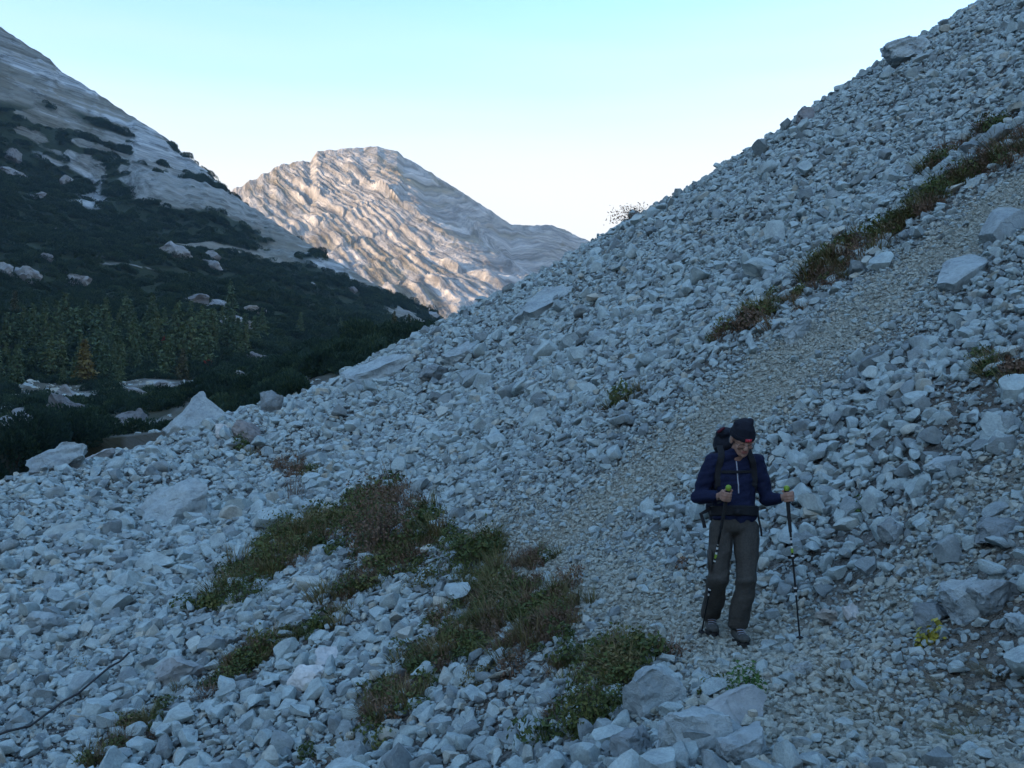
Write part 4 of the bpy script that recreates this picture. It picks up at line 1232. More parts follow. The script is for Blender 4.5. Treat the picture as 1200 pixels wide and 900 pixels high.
while k < 104 and tries < 9000:
    tries += 1
    row = rr.uniform()
    u_ = rr.uniform(-10, 312); v_ = rr.uniform(378, 452)
    top = np.interp(u_, [0, 100, 200, 300], [392, 372, 366, 384]); bot = np.interp(u_, [0, 60, 150, 250, 310], [455, 458, 448, 432, 412])
    if not (top < v_ < bot): continue
    if any(abs(u_ - a) < 8 and abs(v_ - b) < 7 for a, b in spots): continue
    spots.append((u_, v_))
    band = 'back' if v_ < (top + bot) / 2 else 'front'
    near = min([((100, 440), 'green larch next to the golden yellow one'), ((244, 425), 'green larch beside the red leaved bush'), ((17, 385), 'green larch close to the rusty brown one at the wood end'),
                ((262, 385), 'green larch standing by the pale knob and the wide ledge'), ((172, 392), 'green larch close to the small pale rock among the trees')], key=lambda q: math.hypot(q[0][0] - u_, q[0][1] - v_))
    lab = {'back': 'green larch in the back rows of the wood under the scrub slope', 'front': 'dark green larch in the front rows of the wood above the valley floor'}[band]
    if math.hypot(near[0][0] - u_, near[0][1] - v_) < 34: lab = near[1]
    larch(u_, v_, rr.choice([22, 28, 34, 40, 46, 54], p=[.12, .18, .25, .2, .15, .1]) * rr.uniform(.9, 1.1) * (1 if band == 'front' else .85), lab, 'green', int(rr.integers(0, 4)))
    k += 1

def valley_bush(u, v, wpx, hpx, label, mat, seed, n, tuft, surf='valley', d0=45, name='dwarf_pine', cat='bush', group='dwarf pines behind the scree rim', depth=None):
    p = on_valley(u, v, d0) if depth is None else hit(lambda x, y: np.maximum(VG(x, y), H(x, y)), u, v, depth, 300.0, 2500)
    s = p[1] / F_PX
    e = empty(name, p - np.array([0, 0, .2]), random.uniform(0, 6))
    arr = pine_bush(seed, n, (wpx * s / 2, wpx * s / 2 * .9, hpx * s * .8), tuft)
    new_obj('foliage', leafmesh('foliage', arr, mat), e)
    stems('stem', e, seed + 3, 9, hpx * s * .7, wpx * s * .3, .05, M_BARK)
    tag(e, label, cat, group)
valley_bush(244, 433, 16, 15, 'red leaved bush at the foot of the larch wood', M_RED, 870, 240, .5, name='red_bush', group='bushes on the valley floor')
valley_bush(195, 403, 8, 9, 'small reddish bush inside the larch wood', M_RED, 871, 120, .5, name='red_bush', group='bushes on the valley floor')
for i, (u, v, w, h, lab) in enumerate([(18, 545, 76, 56, 'dark dwarf pine at the outer end of the near thicket behind the rim'), (52, 535, 70, 54, 'dark dwarf pine in the near thicket beside the rim boulder'), (86, 522, 64, 44, 'dark dwarf pine in the near thicket above the flat pale slab'),
                                       (116, 510, 46, 26, 'dark dwarf pine at the end of the near thicket facing the pyramid boulder'), (32, 525, 66, 44, 'dark dwarf pine at the back of the near thicket'), (-20, 560, 70, 40, 'outermost dark dwarf pine of the near thicket behind the rim')]):
    valley_bush(u, v, w, h, lab, M_PINE, 880 + i, 2400, .20, depth=27.0)
for i, (u, v, w, h, lab) in enumerate([(372, 440, 60, 36, 'dark dwarf pine below the scree skyline, lowest of its row'), (402, 425, 62, 36, 'dark dwarf pine in the middle of the row beside the scree skyline'), (432, 408, 56, 30, 'dark dwarf pine near the top of the row beside the scree skyline'), (345, 462, 40, 28, 'dark dwarf pine behind the upright pointed rock'), (458, 398, 40, 22, 'small dwarf pine at the top of the row beside the scree skyline'), (308, 478, 30, 18, 'low dwarf pine behind the pyramid shaped boulder')]):
    valley_bush(u, v, w, h, lab, M_PINE, 890 + i, 1800, .30, d0=70)

# rubble on the stony valley floor
def build_rubble():
    n = 2400
    y = np.sqrt(rng.uniform(62 ** 2, 190 ** 2, n)); x = rng.uniform(-.60, -.12, n) * y; z = VG(x, y)
    s = scrub_amount(x, y, z); k = (s < .3)
    x, y, z = x[k], y[k], z[k]; n = len(x)
    size = 0.28 * np.exp(np.abs(rng.normal(0, .75, n))); size = np.minimum(size, 2.2)
    scatter('valley_rubble', left_mountain, np.stack([x, y, z + size * .12], 1), rot_np(np.tile([0., 0., 1.], (n, 1)), rng.uniform(0, 6.28, n), rng.normal(0, .3, (n, 3))),
            size[:, None] * np.stack([rng.uniform(.8, 1.3, n), rng.uniform(.8, 1.2, n), rng.uniform(.6, 1.0, n)], 1), rng.integers(0, len(stone_meshes), n), STONE_SET)
build_rubble()
# ------------------------------------------------------------------ the hiker
def sphere_pts(c, r, n=1):
    bm = bmesh.new(); bmesh.ops.create_icosphere(bm, subdivisions=2, radius=1.0)
    out = [(np.array(c) + np.array(v.co[:]) * np.array(r)) for v in bm.verts]
    bm.free(); return out
_SPH = np.array(sphere_pts((0, 0, 0), 1.0))

def hull(bm, pts):
    vs_ = [bm.verts.new(p) for p in pts]
    r = bmesh.ops.convex_hull(bm, input=vs_)
    dead = [g for g in r['geom_interior'] if isinstance(g, bmesh.types.BMVert)]
    if dead: bmesh.ops.delete(bm, geom=dead, context='VERTS')

def cap(bm, a, b, ra, rb, M=None):
    """tapered capsule from a to b; radii may be 3-vectors"""
    pts = np.concatenate([_SPH * np.array(ra) + np.array(a), _SPH * np.array(rb) + np.array(b)])
    if M is not None: pts = [tuple(M @ Vector(p)) for p in pts]
    hull(bm, [tuple(p) for p in pts])
def ell(bm, c, r, M=None):
    pts = _SPH * np.array(r) + np.array(c)
    if M is not None: pts = [tuple(M @ Vector(p)) for p in pts]
    hull(bm, [tuple(p) for p in pts])
def chain(bm, pts, rad, M=None):
    for a, b, ra, rb in zip(pts[:-1], pts[1:], rad[:-1], rad[1:]): cap(bm, a, b, ra, rb, M)

def melt(name, bm, voxel, smooth=6, fold=None, factor=0.5):
    """join overlapping forms into one continuous skin"""
    me = bm_mesh(bm, name)
    o = bpy.data.objects.new(name + '_tmp', me); COL.objects.link(o)
    md = o.modifiers.new('r', 'REMESH'); md.mode = 'VOXEL'; md.voxel_size = voxel
    ms = o.modifiers.new('s', 'SMOOTH'); ms.iterations = smooth; ms.factor = factor
    dg = bpy.context.evaluated_depsgraph_get(); dg.update()
    res = bpy.data.meshes.new_from_object(o.evaluated_get(dg))
    bpy.data.objects.remove(o); bpy.data.meshes.remove(me)
    n = len(res.vertices)
    if fold:
        co = np.empty(n * 3, np.float32); res.vertices.foreach_get('co', co); co = co.reshape(-1, 3)
        no = np.empty(n * 3, np.float32); res.vertices.foreach_get('normal', no); no = no.reshape(-1, 3)
        co = co + no * fold(co)[:, None].astype(np.float32)
        res.vertices.foreach_set('co', co.ravel())
    res.polygons.foreach_set('use_smooth', np.ones(len(res.polygons), bool))
    res.name = name
    res.update()
    return res

# local frame: x to the right in the picture, y away from the camera, z up from the feet
GZ = float(FOOT_B[2])
ORG = Vector((HX, HY, GZ))
def loc(p): return (p[0] - ORG.x, p[1] - ORG.y, p[2] - ORG.z)
fa, fb = loc(FOOT_A), loc(FOOT_B)
ANK_A = (fa[0] + 0.0, fa[1] + 0.02, fa[2] + .11); ANK_B = (fb[0], fb[1] + 0.02, fb[2] + .11)
HIP_A, HIP_B = (-0.085, 0.04, 0.90), (0.105, 0.03, 0.90)
KNE_A = (-0.118, -0.01, 0.48); KNE_B = (0.082, -0.06, 0.48)
SH_A, SH_B = (-0.150, 0.03, 1.36), (0.190, 0.03, 1.355)
EL_A, EL_B = (-0.245, 0.05, 1.09), (0.27, 0.04, 1.075)
GR_A, GR_B = Vector((-0.09, -0.20, 1.115)), Vector((0.365, -0.17, 1.105))
tipA, tipB = Vector(loc(TIP_A)), Vector(loc(TIP_B))
axA, axB = (GR_A - tipA).normalized(), (GR_B - tipB).normalized()
WR_A = (GR_A.x - .045, GR_A.y + .075, GR_A.z - .01); WR_B = (GR_B.x + .000, GR_B.y + .085, GR_B.z - .012)
HEAD = Matrix.Translation((0.058, -0.070, 1.522)) @ Euler((R(25), R(3), R(8)), 'XYZ').to_matrix().to_4x4()

hiker = empty('person', ORG)
tag(hiker, 'hiker in navy jacket, dark grey trousers and dark woolly hat looking down', 'person')

def hand(bm, grip, ax, side, wrist):
    """side -1: palm on the image-left of the pole, +1: on the image-right"""
    z = ax; x = Vector((1, 0, 0)); x = (x - z * x.dot(z)).normalized(); y = z.cross(x)
    M = Matrix.Translation(grip) @ Matrix((x, y, z)).transposed().to_4x4()
    s = side
    ell(bm, (s * .036, .010, .0), (.017, .034, .042), M)
    cap(bm, (s * .034, .03, -.01), (s * .038, .0, .02), (.018, .024, .028), (.015, .022, .028), M)
    for i, h in enumerate((.031, .011, -.009, -.028)):
        f = (0.96, 1.06, 1.0, 0.86)[i]
        pts = [(s * .040, -.012, h), (s * .024, -.039 * f, h + .001), (-s * .008, -.036 * f, h - .002), (-s * .026, -.014, h - .004), (-s * .022, .004, h - .004)]
        chain(bm, pts, (.0105 * f, .0102 * f, .0095 * f, .0088 * f, .0080 * f), M)
    chain(bm, [(s * .030, .026, .008), (s * .006, .033, .036), (-s * .020, .020, .047), (-s * .030, .002, .045)], (.015, .0115, .0105, .0090), M)
    q = M.inverted() @ Vector(wrist)
    cap(bm, (s * .034, .024, -.004), tuple(q), (.020, .024, .030), (.026, .026, .028), M)

def build_body():
    bm = bmesh.new()
    M = HEAD
    ell(bm, (0, .012, .035), (.074, .094, .098), M)                    # skull
    cap(bm, (0, -.030, -.02), (0, -.050, -.085), (.062, .058, .06), (.036, .030, .026), M)   # face to chin
    cap(bm, (-.045, -.01, -.045), (-.020, -.055, -.088), (.020, .03, .025), (.018, .018, .016), M)
    cap(bm, (.045, -.01, -.045), (.020, -.055, -.088), (.020, .03, .025), (.018, .018, .016), M)
    cap(bm, (-.045, -.065, .022), (.045, -.065, .022), (.020, .016, .011), (.020, .016, .011), M)  # brow
    cap(bm, (0, -.086, .012), (0, -.106, -.026), (.010, .012, .012), (.015, .015, .012), M)  # nose
    ell(bm, (-.012, -.098, -.028), (.010, .012, .009), M); ell(bm, (.012, -.098, -.028), (.010, .012, .009), M)
    for s in (-1, 1):
        ell(bm, (s * .042, -.062, -.022), (.022, .024, .020), M)       # cheekbones
        ell(bm, (s * .030, -.074, .004), (.015, .012, .010), M)        # closed lids over the eyes
        ell(bm, (s * .078, .012, -.008), (.010, .020, .032), M)        # ears
        ell(bm, (s * .084, .020, .004), (.006, .016, .022), M)
    cap(bm, (-.018, -.086, -.052), (.018, -.086, -.052), (.010, .009, .006), (.010, .009, .006), M)  # upper lip
    cap(bm, (-.015, -.085, -.064), (.015, -.085, -.064), (.010, .009, .006), (.010, .009, .006), M)  # lower lip
    ell(bm, (0, -.078, -.088), (.020, .016, .014), M)
    nk = M @ Vector((0, .03, -.07))
    cap(bm, tuple(nk), (.025, .035, 1.36), .056, .064)
    # trunk and limbs under the clothes
    chain(bm, [(.02, .05, 1.34), (.015, .04, 1.15), (.01, .04, .95)], ((.12, .075, .06), (.11, .075, .1), (.10, .07, .05)))
    for sh, el_, wr in ((SH_A, EL_A, WR_A), (SH_B, EL_B, WR_B)):
        chain(bm, [sh, el_, wr], (.05, .040, .028))
    for hp, kn, an in ((HIP_A, KNE_A, ANK_A), (HIP_B, KNE_B, ANK_B)):
        chain(bm, [hp, kn, an], (.06, .042, .034))
        cap(bm, (an[0], an[1], an[2] - .05), (an[0], an[1] - .13, an[2] - .07), .032, .025)
    hand(bm, GR_A, axA, -1, WR_A); hand(bm, GR_B, axB, 1, WR_B)
    me = melt('body', bm, 0.0048, 3)
    m, N, L, b = mat_new('skin', 0.55)
    tc = N.new('ShaderNodeTexCoord'); n = nd(N, 'ShaderNodeTexNoise', Scale=45.0, Detail=4.0); L.new(tc.outputs['Object'], n.inputs['Vector'])
    r = ramp(N, [(0.3, (0.27, 0.15, 0.11)), (0.7, (0.37, 0.22, 0.165))]); L.new(n.outputs[0], r.inputs[0]); L.new(r.outputs[0], b.inputs['Base Color'])
    b.inputs['Subsurface Weight'].default_value = 0.08; b.inputs['Subsurface Radius'].default_value = (0.01, 0.004, 0.002)
    me.materials.clear(); me.materials.append(m)
    lip = mat_plain('lips', (0.33, 0.13, 0.11), 0.5, 80, .1, 0)
    me.materials.append(lip)
    lc = HEAD @ Vector((0, -.094, -.058))
    Mi = HEAD.inverted()
    for p in me.polygons:
        if (p.center - lc).length < .03:
            q = Mi @ p.center
            if abs(q.z + .058) < .011 and abs(q.x) < .024 and q.y < -.080: p.material_index = 1
    return new_obj('body', me, hiker)
body = build_body()

# clothes
def fold_cloth(amp, fx, fz, seed):
    def f(co):
        return amp * (fbm(co[:, 0] * fx + co[:, 1] * fx * .7, co[:, 2] * fz - co[:, 0] * fz * .25, 4, seed) * 1.6)
    return f
M_NAVY = mat_plain('navy_fleece', (0.006, 0.010, 0.036), 0.85, 90, .25, .3, .002)
M_TROUSER = mat_plain('dark_grey_trousers', (0.052, 0.049, 0.044), 0.85, 70, .2, .3, .002)
M_HAT = mat_plain('dark_knit', (0.010, 0.012, 0.020), 0.95, 160, .4, .8, .004)
M_BLACK = mat_plain('black_webbing', (0.012, 0.013, 0.016), 0.7, 120, .3, .3, .001)
M_PACK = mat_plain('pack_fabric', (0.010, 0.013, 0.022), 0.75, 60, .3, .3, .002)
M_ZIP = mat_plain('zip_tape', (0.28, 0.30, 0.36), 0.5, 200, .2, .0)

def build_jacket():
    bm = bmesh.new()
    cap(bm, (.018, .05, 1.335), (.015, .035, 1.12), (.165, .105, .085), (.168, .120, .10))
    cap(bm, (.015, .035, 1.12), (.010, .030, .935), (.168, .122, .10), (.170, .122, .060))
    cap(bm, SH_A, (.02, .04, 1.395), .064, (.09, .075, .05)); cap(bm, SH_B, (.02, .04, 1.395), .064, (.09, .075, .05))
    ax_a = Vector(WR_A) + (Vector(EL_A) - Vector(WR_A)).normalized() * .0; ax_b = Vector(WR_B)
    cut_a = Vector(WR_A) + (Vector(EL_A) - Vector(WR_A)).normalized() * .045
    cut_b = Vector(WR_B) + (Vector(EL_B) - Vector(WR_B)).normalized() * .045
    chain(bm, [SH_A, tuple((Vector(SH_A) + Vector(EL_A)) / 2), EL_A], (.068, .064, .062)); chain(bm, [EL_A, tuple(cut_a)], (.064, .046))
    chain(bm, [SH_B, tuple((Vector(SH_B) + Vector(EL_B)) / 2), EL_B], (.068, .064, .060)); chain(bm, [EL_B, tuple(cut_b)], (.062, .046))
    nk = HEAD @ Vector((0, .035, -.085))
    cap(bm, (.025, .035, 1.37), (nk.x, nk.y + .012, nk.z - .006), (.085, .075, .05), (.070, .066, .030))   # stand-up collar
    me = melt('jacket', bm, 0.008, 5, fold_cloth(.013, 7.0, 14.0, 5))
    me.materials.clear(); me.materials.append(M_NAVY)
    return new_obj('jacket', me, hiker)
jacket = build_jacket()

def build_trousers():
    bm = bmesh.new()
    cap(bm, (.01, .03, .95), (.01, .03, .86), (.158, .112, .05), (.165, .115, .06))
    for hp, kn, an in ((HIP_A, KNE_A, ANK_A), (HIP_B, KNE_B, ANK_B)):
        chain(bm, [(hp[0], hp[1], .87), tuple((Vector(hp) + Vector(kn)) / 2), kn], ((.093, .100, .07), (.090, .094, .07), (.080, .082, .06)))
        chain(bm, [kn, tuple((Vector(kn) * .5 + Vector(an) * .5) + Vector((0, .008, 0))), (an[0], an[1] + .012, an[2] + .005)], ((.082, .084, .06), (.080, .082, .05), (.074, .080, .03)))
    me = melt('trousers', bm, 0.008, 5, fold_cloth(.010, 7.0, 10.0, 15))
    me.materials.clear(); me.materials.append(M_TROUSER)
    o = new_obj('trousers', me, hiker)
    bm = bmesh.new()   # thigh pocket flap
    bmesh.ops.create_cube(bm, size=1, matrix=Matrix.Translation((-.185, -.02, .62)) @ Matrix.Diagonal((.02, .10, .15, 1)))
    bmesh.ops.bevel(bm, geom=bm.edges[:], offset=.006, segments=2, affect='EDGES')
    new_obj('pocket', bm_mesh(bm, 'pocket', True), o, M_TROUSER)
    return o
build_trousers()

M_BOOT = mat_plain('boot_suede', (0.060, 0.062, 0.058), 0.85, 60, .3, .3, .002)
M_SOLE = mat_plain('boot_sole', (0.02, 0.02, 0.02), 0.8, 60)
for an, tw in ((ANK_A, -.10), (ANK_B, .08)):
    bm = bmesh.new()
    T = Matrix.Translation((an[0], an[1], an[2] - .11)) @ Matrix.Rotation(tw, 4, 'Z')
    cap(bm, (0, .045, .055), (0, .02, .15), (.046, .052, .035), (.052, .056, .02), T)
    cap(bm, (0, .03, .05), (0, -.13, .045), (.046, .055, .04), (.050, .050, .033), T)
    ell(bm, (0, -.15, .046), (.047, .045, .032), T)
    me = melt('boot', bm, .006, 4); me.materials.clear()
    bo = new_obj('boot', me, hiker, M_BOOT)
    bm = bmesh.new()
    pts = []
    for z in (-.004, .022):
        for k in range(20):
            a = 2 * math.pi * k / 20
            pts.append(tuple(T @ Vector(((.050 + .006 * math.cos(2 * a)) * math.cos(a), -.055 + .142 * math.sin(a), z))))
    hull(bm, pts)
    new_obj('sole', bm_mesh(bm, 'sole'), bo, M_SOLE)
    for k in range(3):
        p0 = T @ Vector((-.03, -.055 - .022 * k, .098 - .013 * k)); p1 = T @ Vector((.03, -.06 - .022 * k, .096 - .013 * k)); pm = T @ Vector((0, -.066 - .022 * k, .104 - .013 * k))
        tube('lace', [p0, pm, p1], .0035, M_ZIP, bo, 5)

# hat, hair, glasses
def build_hat():
    bm = bmesh.new(); M = HEAD
    ell(bm, (0, .018, .070), (.090, .106, .088), M)
    cap(bm, (0, .016, .050), (0, .020, .075), (.093, .110, .020), (.092, .108, .03), M)
    cap(bm, (.010, .02, .13), (.048, .03, .158), (.055, .065, .030), (.022, .030, .014), M)
    cap(bm, (-.03, .03, .12), (.01, .03, .15), (.05, .06, .03), (.045, .05, .014), M)
    # cut the underside open by dropping it on the head: only the part above the brow is kept
    me = melt('hat', bm, .005, 4)
    me.materials.clear(); me.materials.append(M_HAT)
    b2 = bmesh.new(); b2.from_mesh(me)
    pl = M @ Vector((0, 0, .036)); nrm = (M.to_3x3() @ Vector((0, -.10, 1))).normalized()
    bmesh.ops.bisect_plane(b2, geom=b2.verts[:] + b2.edges[:] + b2.faces[:], plane_co=pl, plane_no=nrm, clear_inner=True)
    b2.to_mesh(me); b2.free()
    me.polygons.foreach_set('use_smooth', np.ones(len(me.polygons), bool))
    o = new_obj('woolly_hat', me, hiker)
    # folded brim
    V, Fc = [], []
    K = 48
    prof = [(-.002, .030), (.001, .032), (.003, .046), (.002, .062), (-.002, .068), (-.006, .066), (-.006, .032)]
    for k in range(K):
        a = 2 * math.pi * k / K
        for (o_, z) in prof:
            q = M @ Vector(((.092 + o_) * math.cos(a), .017 + (.109 + o_) * math.sin(a), z + .010 * (math.sin(a) * .5)))
            V.append(tuple(q))
    n_ = len(prof)
    for k in range(K):
        for j in range(n_):
            Fc.append((k * n_ + j, ((k + 1) % K) * n_ + j, ((k + 1) % K) * n_ + (j + 1) % n_, k * n_ + (j + 1) % n_))
    br = new_obj('brim', mesh_np('brim', V, Fc, True), o, M_HAT)
    # red patch on the front of the brim with pale stitched marks
    m, N, L, b = mat_new('red_patch', .7)
    tc = N.new('ShaderNodeTexCoord'); n1 = nd(N, 'ShaderNodeTexNoise', Scale=120.0, Detail=2.0); L.new(tc.outputs['Object'], n1.inputs['Vector'])
    r = ramp(N, [(.50, (.50, .025, .045)), (.66, (.62, .22, .25))]); L.new(n1.outputs[0], r.inputs[0]); L.new(r.outputs[0], b.inputs['Base Color'])
    V, Fc = [], []
    for k in range(9):
        a = -math.pi / 2 + .10 + (k - 4) * .066
        for (dr, z) in ((.0055, .036), (.0055, .059)):
            V.append(tuple(M @ Vector(((.092 + dr) * math.cos(a), .017 + (.109 + dr) * math.sin(a), z + .01 * math.sin(a) * .5))))
        for (dr, z) in ((-.001, .059), (-.001, .036)):
            V.append(tuple(M @ Vector(((.092 + dr) * math.cos(a), .017 + (.109 + dr) * math.sin(a), z + .01 * math.sin(a) * .5))))
    for k in range(8):
        for j in range(4): Fc.append((k * 4 + j, (k + 1) * 4 + j, (k + 1) * 4 + (j + 1) % 4, k * 4 + (j + 1) % 4))
    tag(new_obj('patch', mesh_np('patch', V, Fc, True), br, m), 'small red patch on the front of the hat')
build_hat()

def build_hair():
    bm = bmesh.new()
    for s in (-1, 1):
        cap(bm, (s * .070, .03, .03), (s * .066, .055, -.035), (.012, .03, .02), (.012, .025, .02), HEAD)
    cap(bm, (-.05, .085, -.03), (.05, .085, -.03), (.02, .018, .035), (.02, .018, .035), HEAD)
    me = melt('hair', bm, .006, 2, lambda co: .004 * fbm(co[:, 0] * 90, co[:, 2] * 60, 2, 3)); me.materials.clear()
    new_obj('hair', me, hiker, mat_plain('grey_hair', (.20, .19, .18), .8, 200, .4, .4, .002))
build_hair()

def build_glasses():
    M = HEAD
    mk = mat_plain('spectacle_frame', (.03, .022, .02), .35, 60, .1, 0)
    g = bpy.data.objects.new('glasses', None); COL.objects.link(g); g.parent = hiker; g.empty_display_size = .05
    for s in (-1, 1):
        ring = [tuple(M @ Vector((s * .033 + .025 * math.cos(a), -.098 + .012 * abs(math.cos(a)) * .3, -.004 + .017 * math.sin(a)))) for a in np.linspace(0, 2 * math.pi, 25)]
        tube('rim', ring, .0020, mk, g, 6, False)
        tube('temple', [tuple(M @ Vector((s * .058, -.095, .002))), tuple(M @ Vector((s * .076, -.06, .004))), tuple(M @ Vector((s * .084, .01, .006)))], .0019, mk, g, 5)
        bm = bmesh.new()
        vv = [bm.verts.new(M @ Vector((s * .033 + .024 * math.cos(a), -.0965, -.004 + .0162 * math.sin(a)))) for a in np.linspace(0, 2 * math.pi, 24, endpoint=False)]
        bm.faces.new(vv)
        ml, N, L, b = mat_new('lens_glass', .05)
        b.inputs['Base Color'].default_value = (.9, .92, .95, 1); b.inputs['Transmission Weight'].default_value = 1.0; b.inputs['IOR'].default_value = 1.02; b.inputs['Alpha'].default_value = .35
        new_obj('lens', bm_mesh(bm, 'lens'), g, ml)
    tube('bridge', [tuple(M @ Vector((-.009, -.101, .002))), tuple(M @ Vector((0, -.106, .005))), tuple(M @ Vector((.009, -.101, .002)))], .0020, mk, g, 5)
build_glasses()

# surface of the jacket, for things lying on it
from mathutils.bvhtree import BVHTree
def bvh_of(me):
    return BVHTree.FromPolygons([v.co.copy() for v in me.vertices], [tuple(p.vertices) for p in me.polygons])
BV = bvh_of(jacket.data)
def front(x, z, off=.004):
    h = BV.ray_cast(Vector((x, -1.0, z)), Vector((0, 1, 0)))
    return (h[0] + Vector((0, -off, 0))) if h[0] else Vector((x, -.05, z))
def around(cx, cy, z, a, off=.004):
    d = Vector((math.cos(a), math.sin(a), 0)); o = Vector((cx, cy, z))
    h = BV.ray_cast(o + d * .6, -d)
    return (h[0] + d * off) if h[0] else o + d * .15

def strip(name, pts, width, thick, mat, parent, nrm=(0, -1, 0), side=None):
    """flat band along points"""
    P = [Vector(p) for p in pts]; V, Fc = [], []
    for i, p in enumerate(P):
        t = (P[min(i + 1, len(P) - 1)] - P[max(i - 1, 0)]).normalized()
        n_ = Vector(nrm[i] if isinstance(nrm, list) else nrm); n_ = (n_ - t * n_.dot(t)).normalized(); s = t.cross(n_)
        for (a, b) in ((-1, 0), (-.8, 1), (.8, 1), (1, 0)):
            V.append(tuple(p + s * width * .5 * a + n_ * thick * b))
    for i in range(len(P) - 1):
        for j in range(4): Fc.append((i * 4 + j, i * 4 + (j + 1) % 4, (i + 1) * 4 + (j + 1) % 4, (i + 1) * 4 + j))
    me = mesh_np(name, V, Fc, True); me.set_sharp_from_angle(angle=R(40))
    return new_obj(name, me, parent, mat)

strip('zip', [front(.018 + .008 * f, 1.365 - .24 * f) for f in np.linspace(0, 1, 12)], .009, .003, M_ZIP, jacket)

# ------------------------------------------------------------------ backpack (carried, so a thing of its own)
pack = empty('backpack', ORG + Vector((.01, .26, .86)))
tag(pack, 'dark blue hiking backpack with black straps on the hiker\'s back', 'backpack')
PO = Vector((.01, .26, .86))
def pk(o): 
    o.location = -PO; return o
def build_pack():
    bm = bmesh.new()
    cap(bm, (.0, .25, .92), (.0, .25, 1.38), (.135, .085, .06), (.150, .095, .07))
    cap(bm, (-.10, .26, 1.0), (-.10, .26, 1.28), (.06, .06, .06), (.06, .07, .06)); cap(bm, (.10, .26, 1.0), (.10, .26, 1.28), (.06, .06, .06), (.06, .07, .06))
    me = melt('pack_body', bm, .012, 5, fold_cloth(.012, 6, 8, 25)); me.materials.clear()
    pk(new_obj('pack_body', me, pack, M_PACK))
    bm = bmesh.new()
    cap(bm, (-.03, .20, 1.49), (.10, .20, 1.48), (.080, .10, .095), (.085, .10, .075))
    cap(bm, (-.03, .17, 1.57), (.02, .18, 1.57), (.06, .07, .05), (.05, .06, .04))
    me = melt('top_lid', bm, .01, 5, fold_cloth(.01, 8, 8, 35)); me.materials.clear()
    lid = pk(new_obj('top_lid', me, pack, M_PACK))
    bm = bmesh.new()
    cap(bm, (-.085, .105, 1.585), (-.045, .10, 1.615), (.014, .012, .010), (.014, .012, .010))
    me = melt('red_tab', bm, .004, 2); me.materials.clear()
    new_obj('red_tab', me, lid, mat_plain('dark_red_fabric', (.07, .01, .02), .8))
    # shoulder straps over the front of the jacket
    for s in (-1, 1):
        cx = .02
        pts = [Vector((cx + s * .105, .16, 1.455)), Vector((cx + s * .108, .05, 1.475))]
        for f in np.linspace(0, 1, 12):
            pts.append(front(cx + s * (.105 + .022 * math.sin(f * 2.6) + .02 * f), 1.425 - .25 * f, .005))
        nr = [(0, .2, 1), (0, -.3, 1)] + [(0, -1, .25)] * 12
        st = pk(strip('shoulder_strap', pts, .052, .010, M_BLACK, pack, nr))
        p2 = [front(cx + s * (.150 + .012 * f), 1.175 - .10 * f, .005) for f in np.linspace(0, .5, 4)]
        strip('webbing', p2, .02, .005, M_BLACK, st)
    pk(strip('chest_strap', [front(.02 + x, 1.285, .006) for x in np.linspace(-.115, .115, 12)], .022, .006, M_BLACK, pack))
    angs = np.linspace(math.pi * 1.0 - .55, 2 * math.pi + .55, 36)
    pts = [around(.01, .03, .985 - .015 * math.sin(a), a, .005) for a in angs]
    pk(strip('hip_belt', pts, .075, .010, M_BLACK, pack, [(math.cos(a), math.sin(a), .02) for a in angs]))
    bm = bmesh.new()
    q = around(.01, .03, .985, math.pi * 1.5, .016)
    bmesh.ops.create_cube(bm, size=1, matrix=Matrix.Translation(q) @ Matrix.Diagonal((.065, .014, .05, 1)))
    bmesh.ops.bevel(bm, geom=bm.edges[:], offset=.005, segments=2, affect='EDGES')
    pk(new_obj('buckle', bm_mesh(bm, 'buckle', True), pack, M_BLACK))
    # loose strap ends hanging at both hips
    pk(strip('strap_end', [(-.165, .02, 1.01), (-.205, .00, .985), (-.245, .0, .965), (-.225, -.005, .90), (-.218, -.005, .86)], .028, .004, M_BLACK, pack, (0, -1, 0)))
    pk(strip('strap_end', [(.175, -.03, .99), (.186, -.035, .92), (.20, -.04, .85), (.203, -.04, .80)], .016, .004, M_BLACK, pack, (0, -1, 0)))
build_pack()

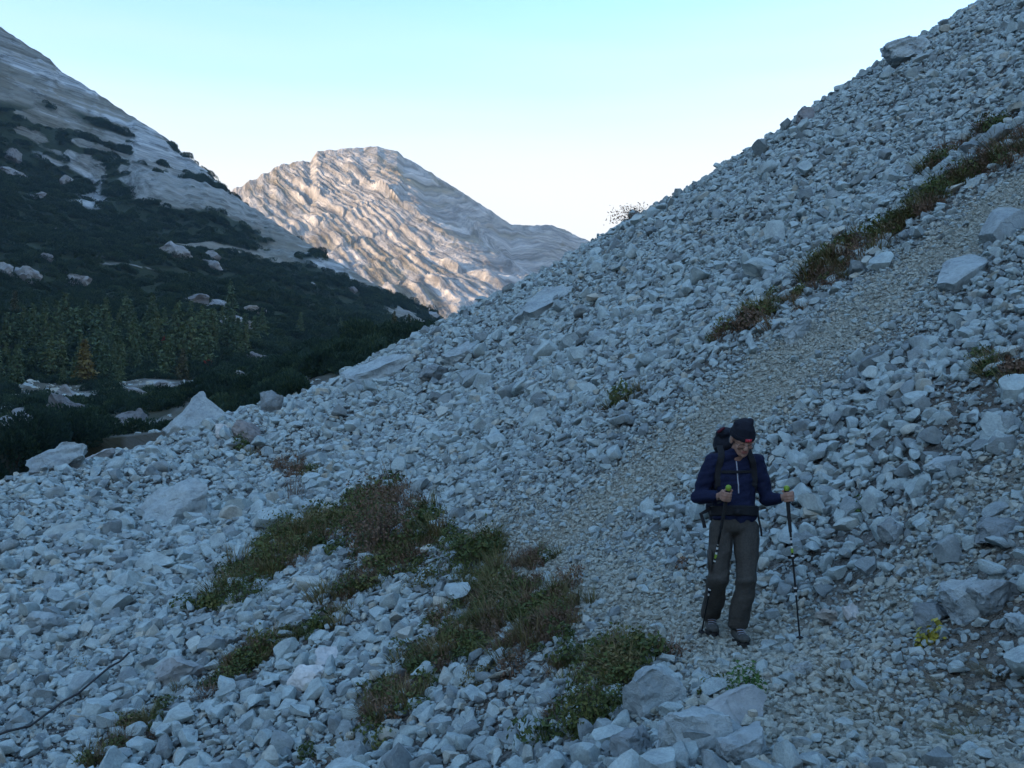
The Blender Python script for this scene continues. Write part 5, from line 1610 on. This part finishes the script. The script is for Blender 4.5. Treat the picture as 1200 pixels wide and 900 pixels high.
# ------------------------------------------------------------------ trekking poles
M_POLE = mat_plain('black_pole', (.018, .019, .021), .35, 40, .2, 0, metal=.4)
M_POLEW = mat_plain('pole_pale_print', (.55, .58, .58), .4, 300, .4, 0)
M_GREEN = mat_plain('lime_green', (.20, .32, .04), .45, 60, .15, 0)
M_GRIP = mat_plain('grip_foam', (.02, .02, .021), .9, 150, .3, .4, .001)
M_STEEL = mat_plain('steel_tip', (.35, .35, .36), .35, 60, .1, 0, metal=1)
def pole(grip, tip, label):
    base = ORG + tip
    e = empty('trekking_pole', base)
    ax = (grip - tip); ln = ax.length; a = ax / ln
    top = ln + .055
    def seg(nm, z0, z1, r0, r1, mat, par=None, n=3, sg=10):
        pts = [a * (z0 + (z1 - z0) * k / (n - 1)) for k in range(n)]
        return tube(nm, pts, [r0 + (r1 - r0) * k / (n - 1) for k in range(n)], mat, par or e, sg)
    seg('tip', -.005, .05, .002, .006, M_STEEL)
    lo = seg('lower_shaft', .045, .42, .0062, .0062, M_POLE)
    seg('marking', .36, .385, .0067, .0067, M_POLEW, lo)
    mi = seg('middle_shaft', .40, .82, .0075, .0075, M_POLE)
    for z in (.70, .74, .775): seg('marking', z, z + .018, .0080, .0080, M_POLEW, mi)
    up = seg('upper_shaft', .78, ln - .16, .0088, .0088, M_POLE)
    for z, mt in ((.405, M_POLEW), (.64, M_POLEW)): seg('lock_ring', z, z + .012, .0125, .0125, mt)
    for z in (.41, .655): seg('clamp', z - .03, z, .0125, .0115, M_POLE)
    seg('green_ring', .668, .70, .0105, .0105, M_GREEN)
    seg('lower_grip', ln - .26, ln - .055, .0125, .0150, M_GRIP)
    seg('grip', ln - .06, ln + .05, .0150, .0155, M_GRIP)
    # rounded lime green knob
    pts = [a * (ln + .045), a * (ln + .055), a * (ln + .070), a * (ln + .080), a * (ln + .086)]
    tube('grip_top', pts, [.016, .021, .022, .017, .005], M_GREEN, e, 12)
    # basket
    V, Fc = [], []
    x = Vector((1, 0, 0)); x = (x - a * x.dot(a)).normalized(); y = a.cross(x)
    for k in range(16):
        t = 2 * math.pi * k / 16
        for (r_, h) in ((.007, .060), (.026, .052), (.026, .056), (.007, .068)):
            V.append(tuple((x * math.cos(t) + y * math.sin(t)) * r_ + a * h))
    for k in range(16):
        for j in range(4): Fc.append((k * 4 + j, ((k + 1) % 16) * 4 + j, ((k + 1) % 16) * 4 + (j + 1) % 4, k * 4 + (j + 1) % 4))
    new_obj('basket', mesh_np('basket', V, Fc, True), e, M_GRIP)
    # wrist loop
    s = 1 if grip.x > 0.1 else -1
    lp_ = [a * (ln + .05) + Vector((0, .01, 0)), a * (ln + .03) + Vector((s * .02, .05, 0)), a * (ln - .02) + Vector((s * .045, .065, 0)), a * (ln - .055) + Vector((s * .05, .04, -.01)), a * (ln - .03) + Vector((s * .02, .02, -.01)), a * (ln + .04) + Vector((0, .012, 0))]
    strip('wrist_strap', [tuple(q) for q in lp_], .016, .003, M_BLACK, e, (s, -.3, 0))
    tag(e, label, 'trekking pole', 'trekking poles')
pole(GR_A, tipA, 'black trekking pole on the downhill side, planted close beside the boots')
pole(GR_B, tipB, 'black trekking pole held out to the side on the uphill side of the hiker')

# ------------------------------------------------------------------ the air between
def build_haze():
    bm = bmesh.new()
    bmesh.ops.create_cube(bm, size=1, matrix=Matrix.Translation((0, 560, 370)) @ Matrix.Diagonal((3400, 3400, 866, 1)))
    o = new_obj('haze', bm_mesh(bm, 'haze'))
    tag(o, 'thin bluish mountain air filling the valley', 'haze', None, 'stuff')
    m = bpy.data.materials.new('air'); m.use_nodes = True
    N = m.node_tree.nodes; N.clear()
    out = N.new('ShaderNodeOutputMaterial'); v = N.new('ShaderNodeVolumePrincipled')
    v.inputs['Color'].default_value = (0.50, 0.76, 1.0, 1)
    v.inputs['Density'].default_value = 0.00012
    m.node_tree.links.new(v.outputs[0], out.inputs['Volume'])
    o.data.materials.append(m)
build_haze()
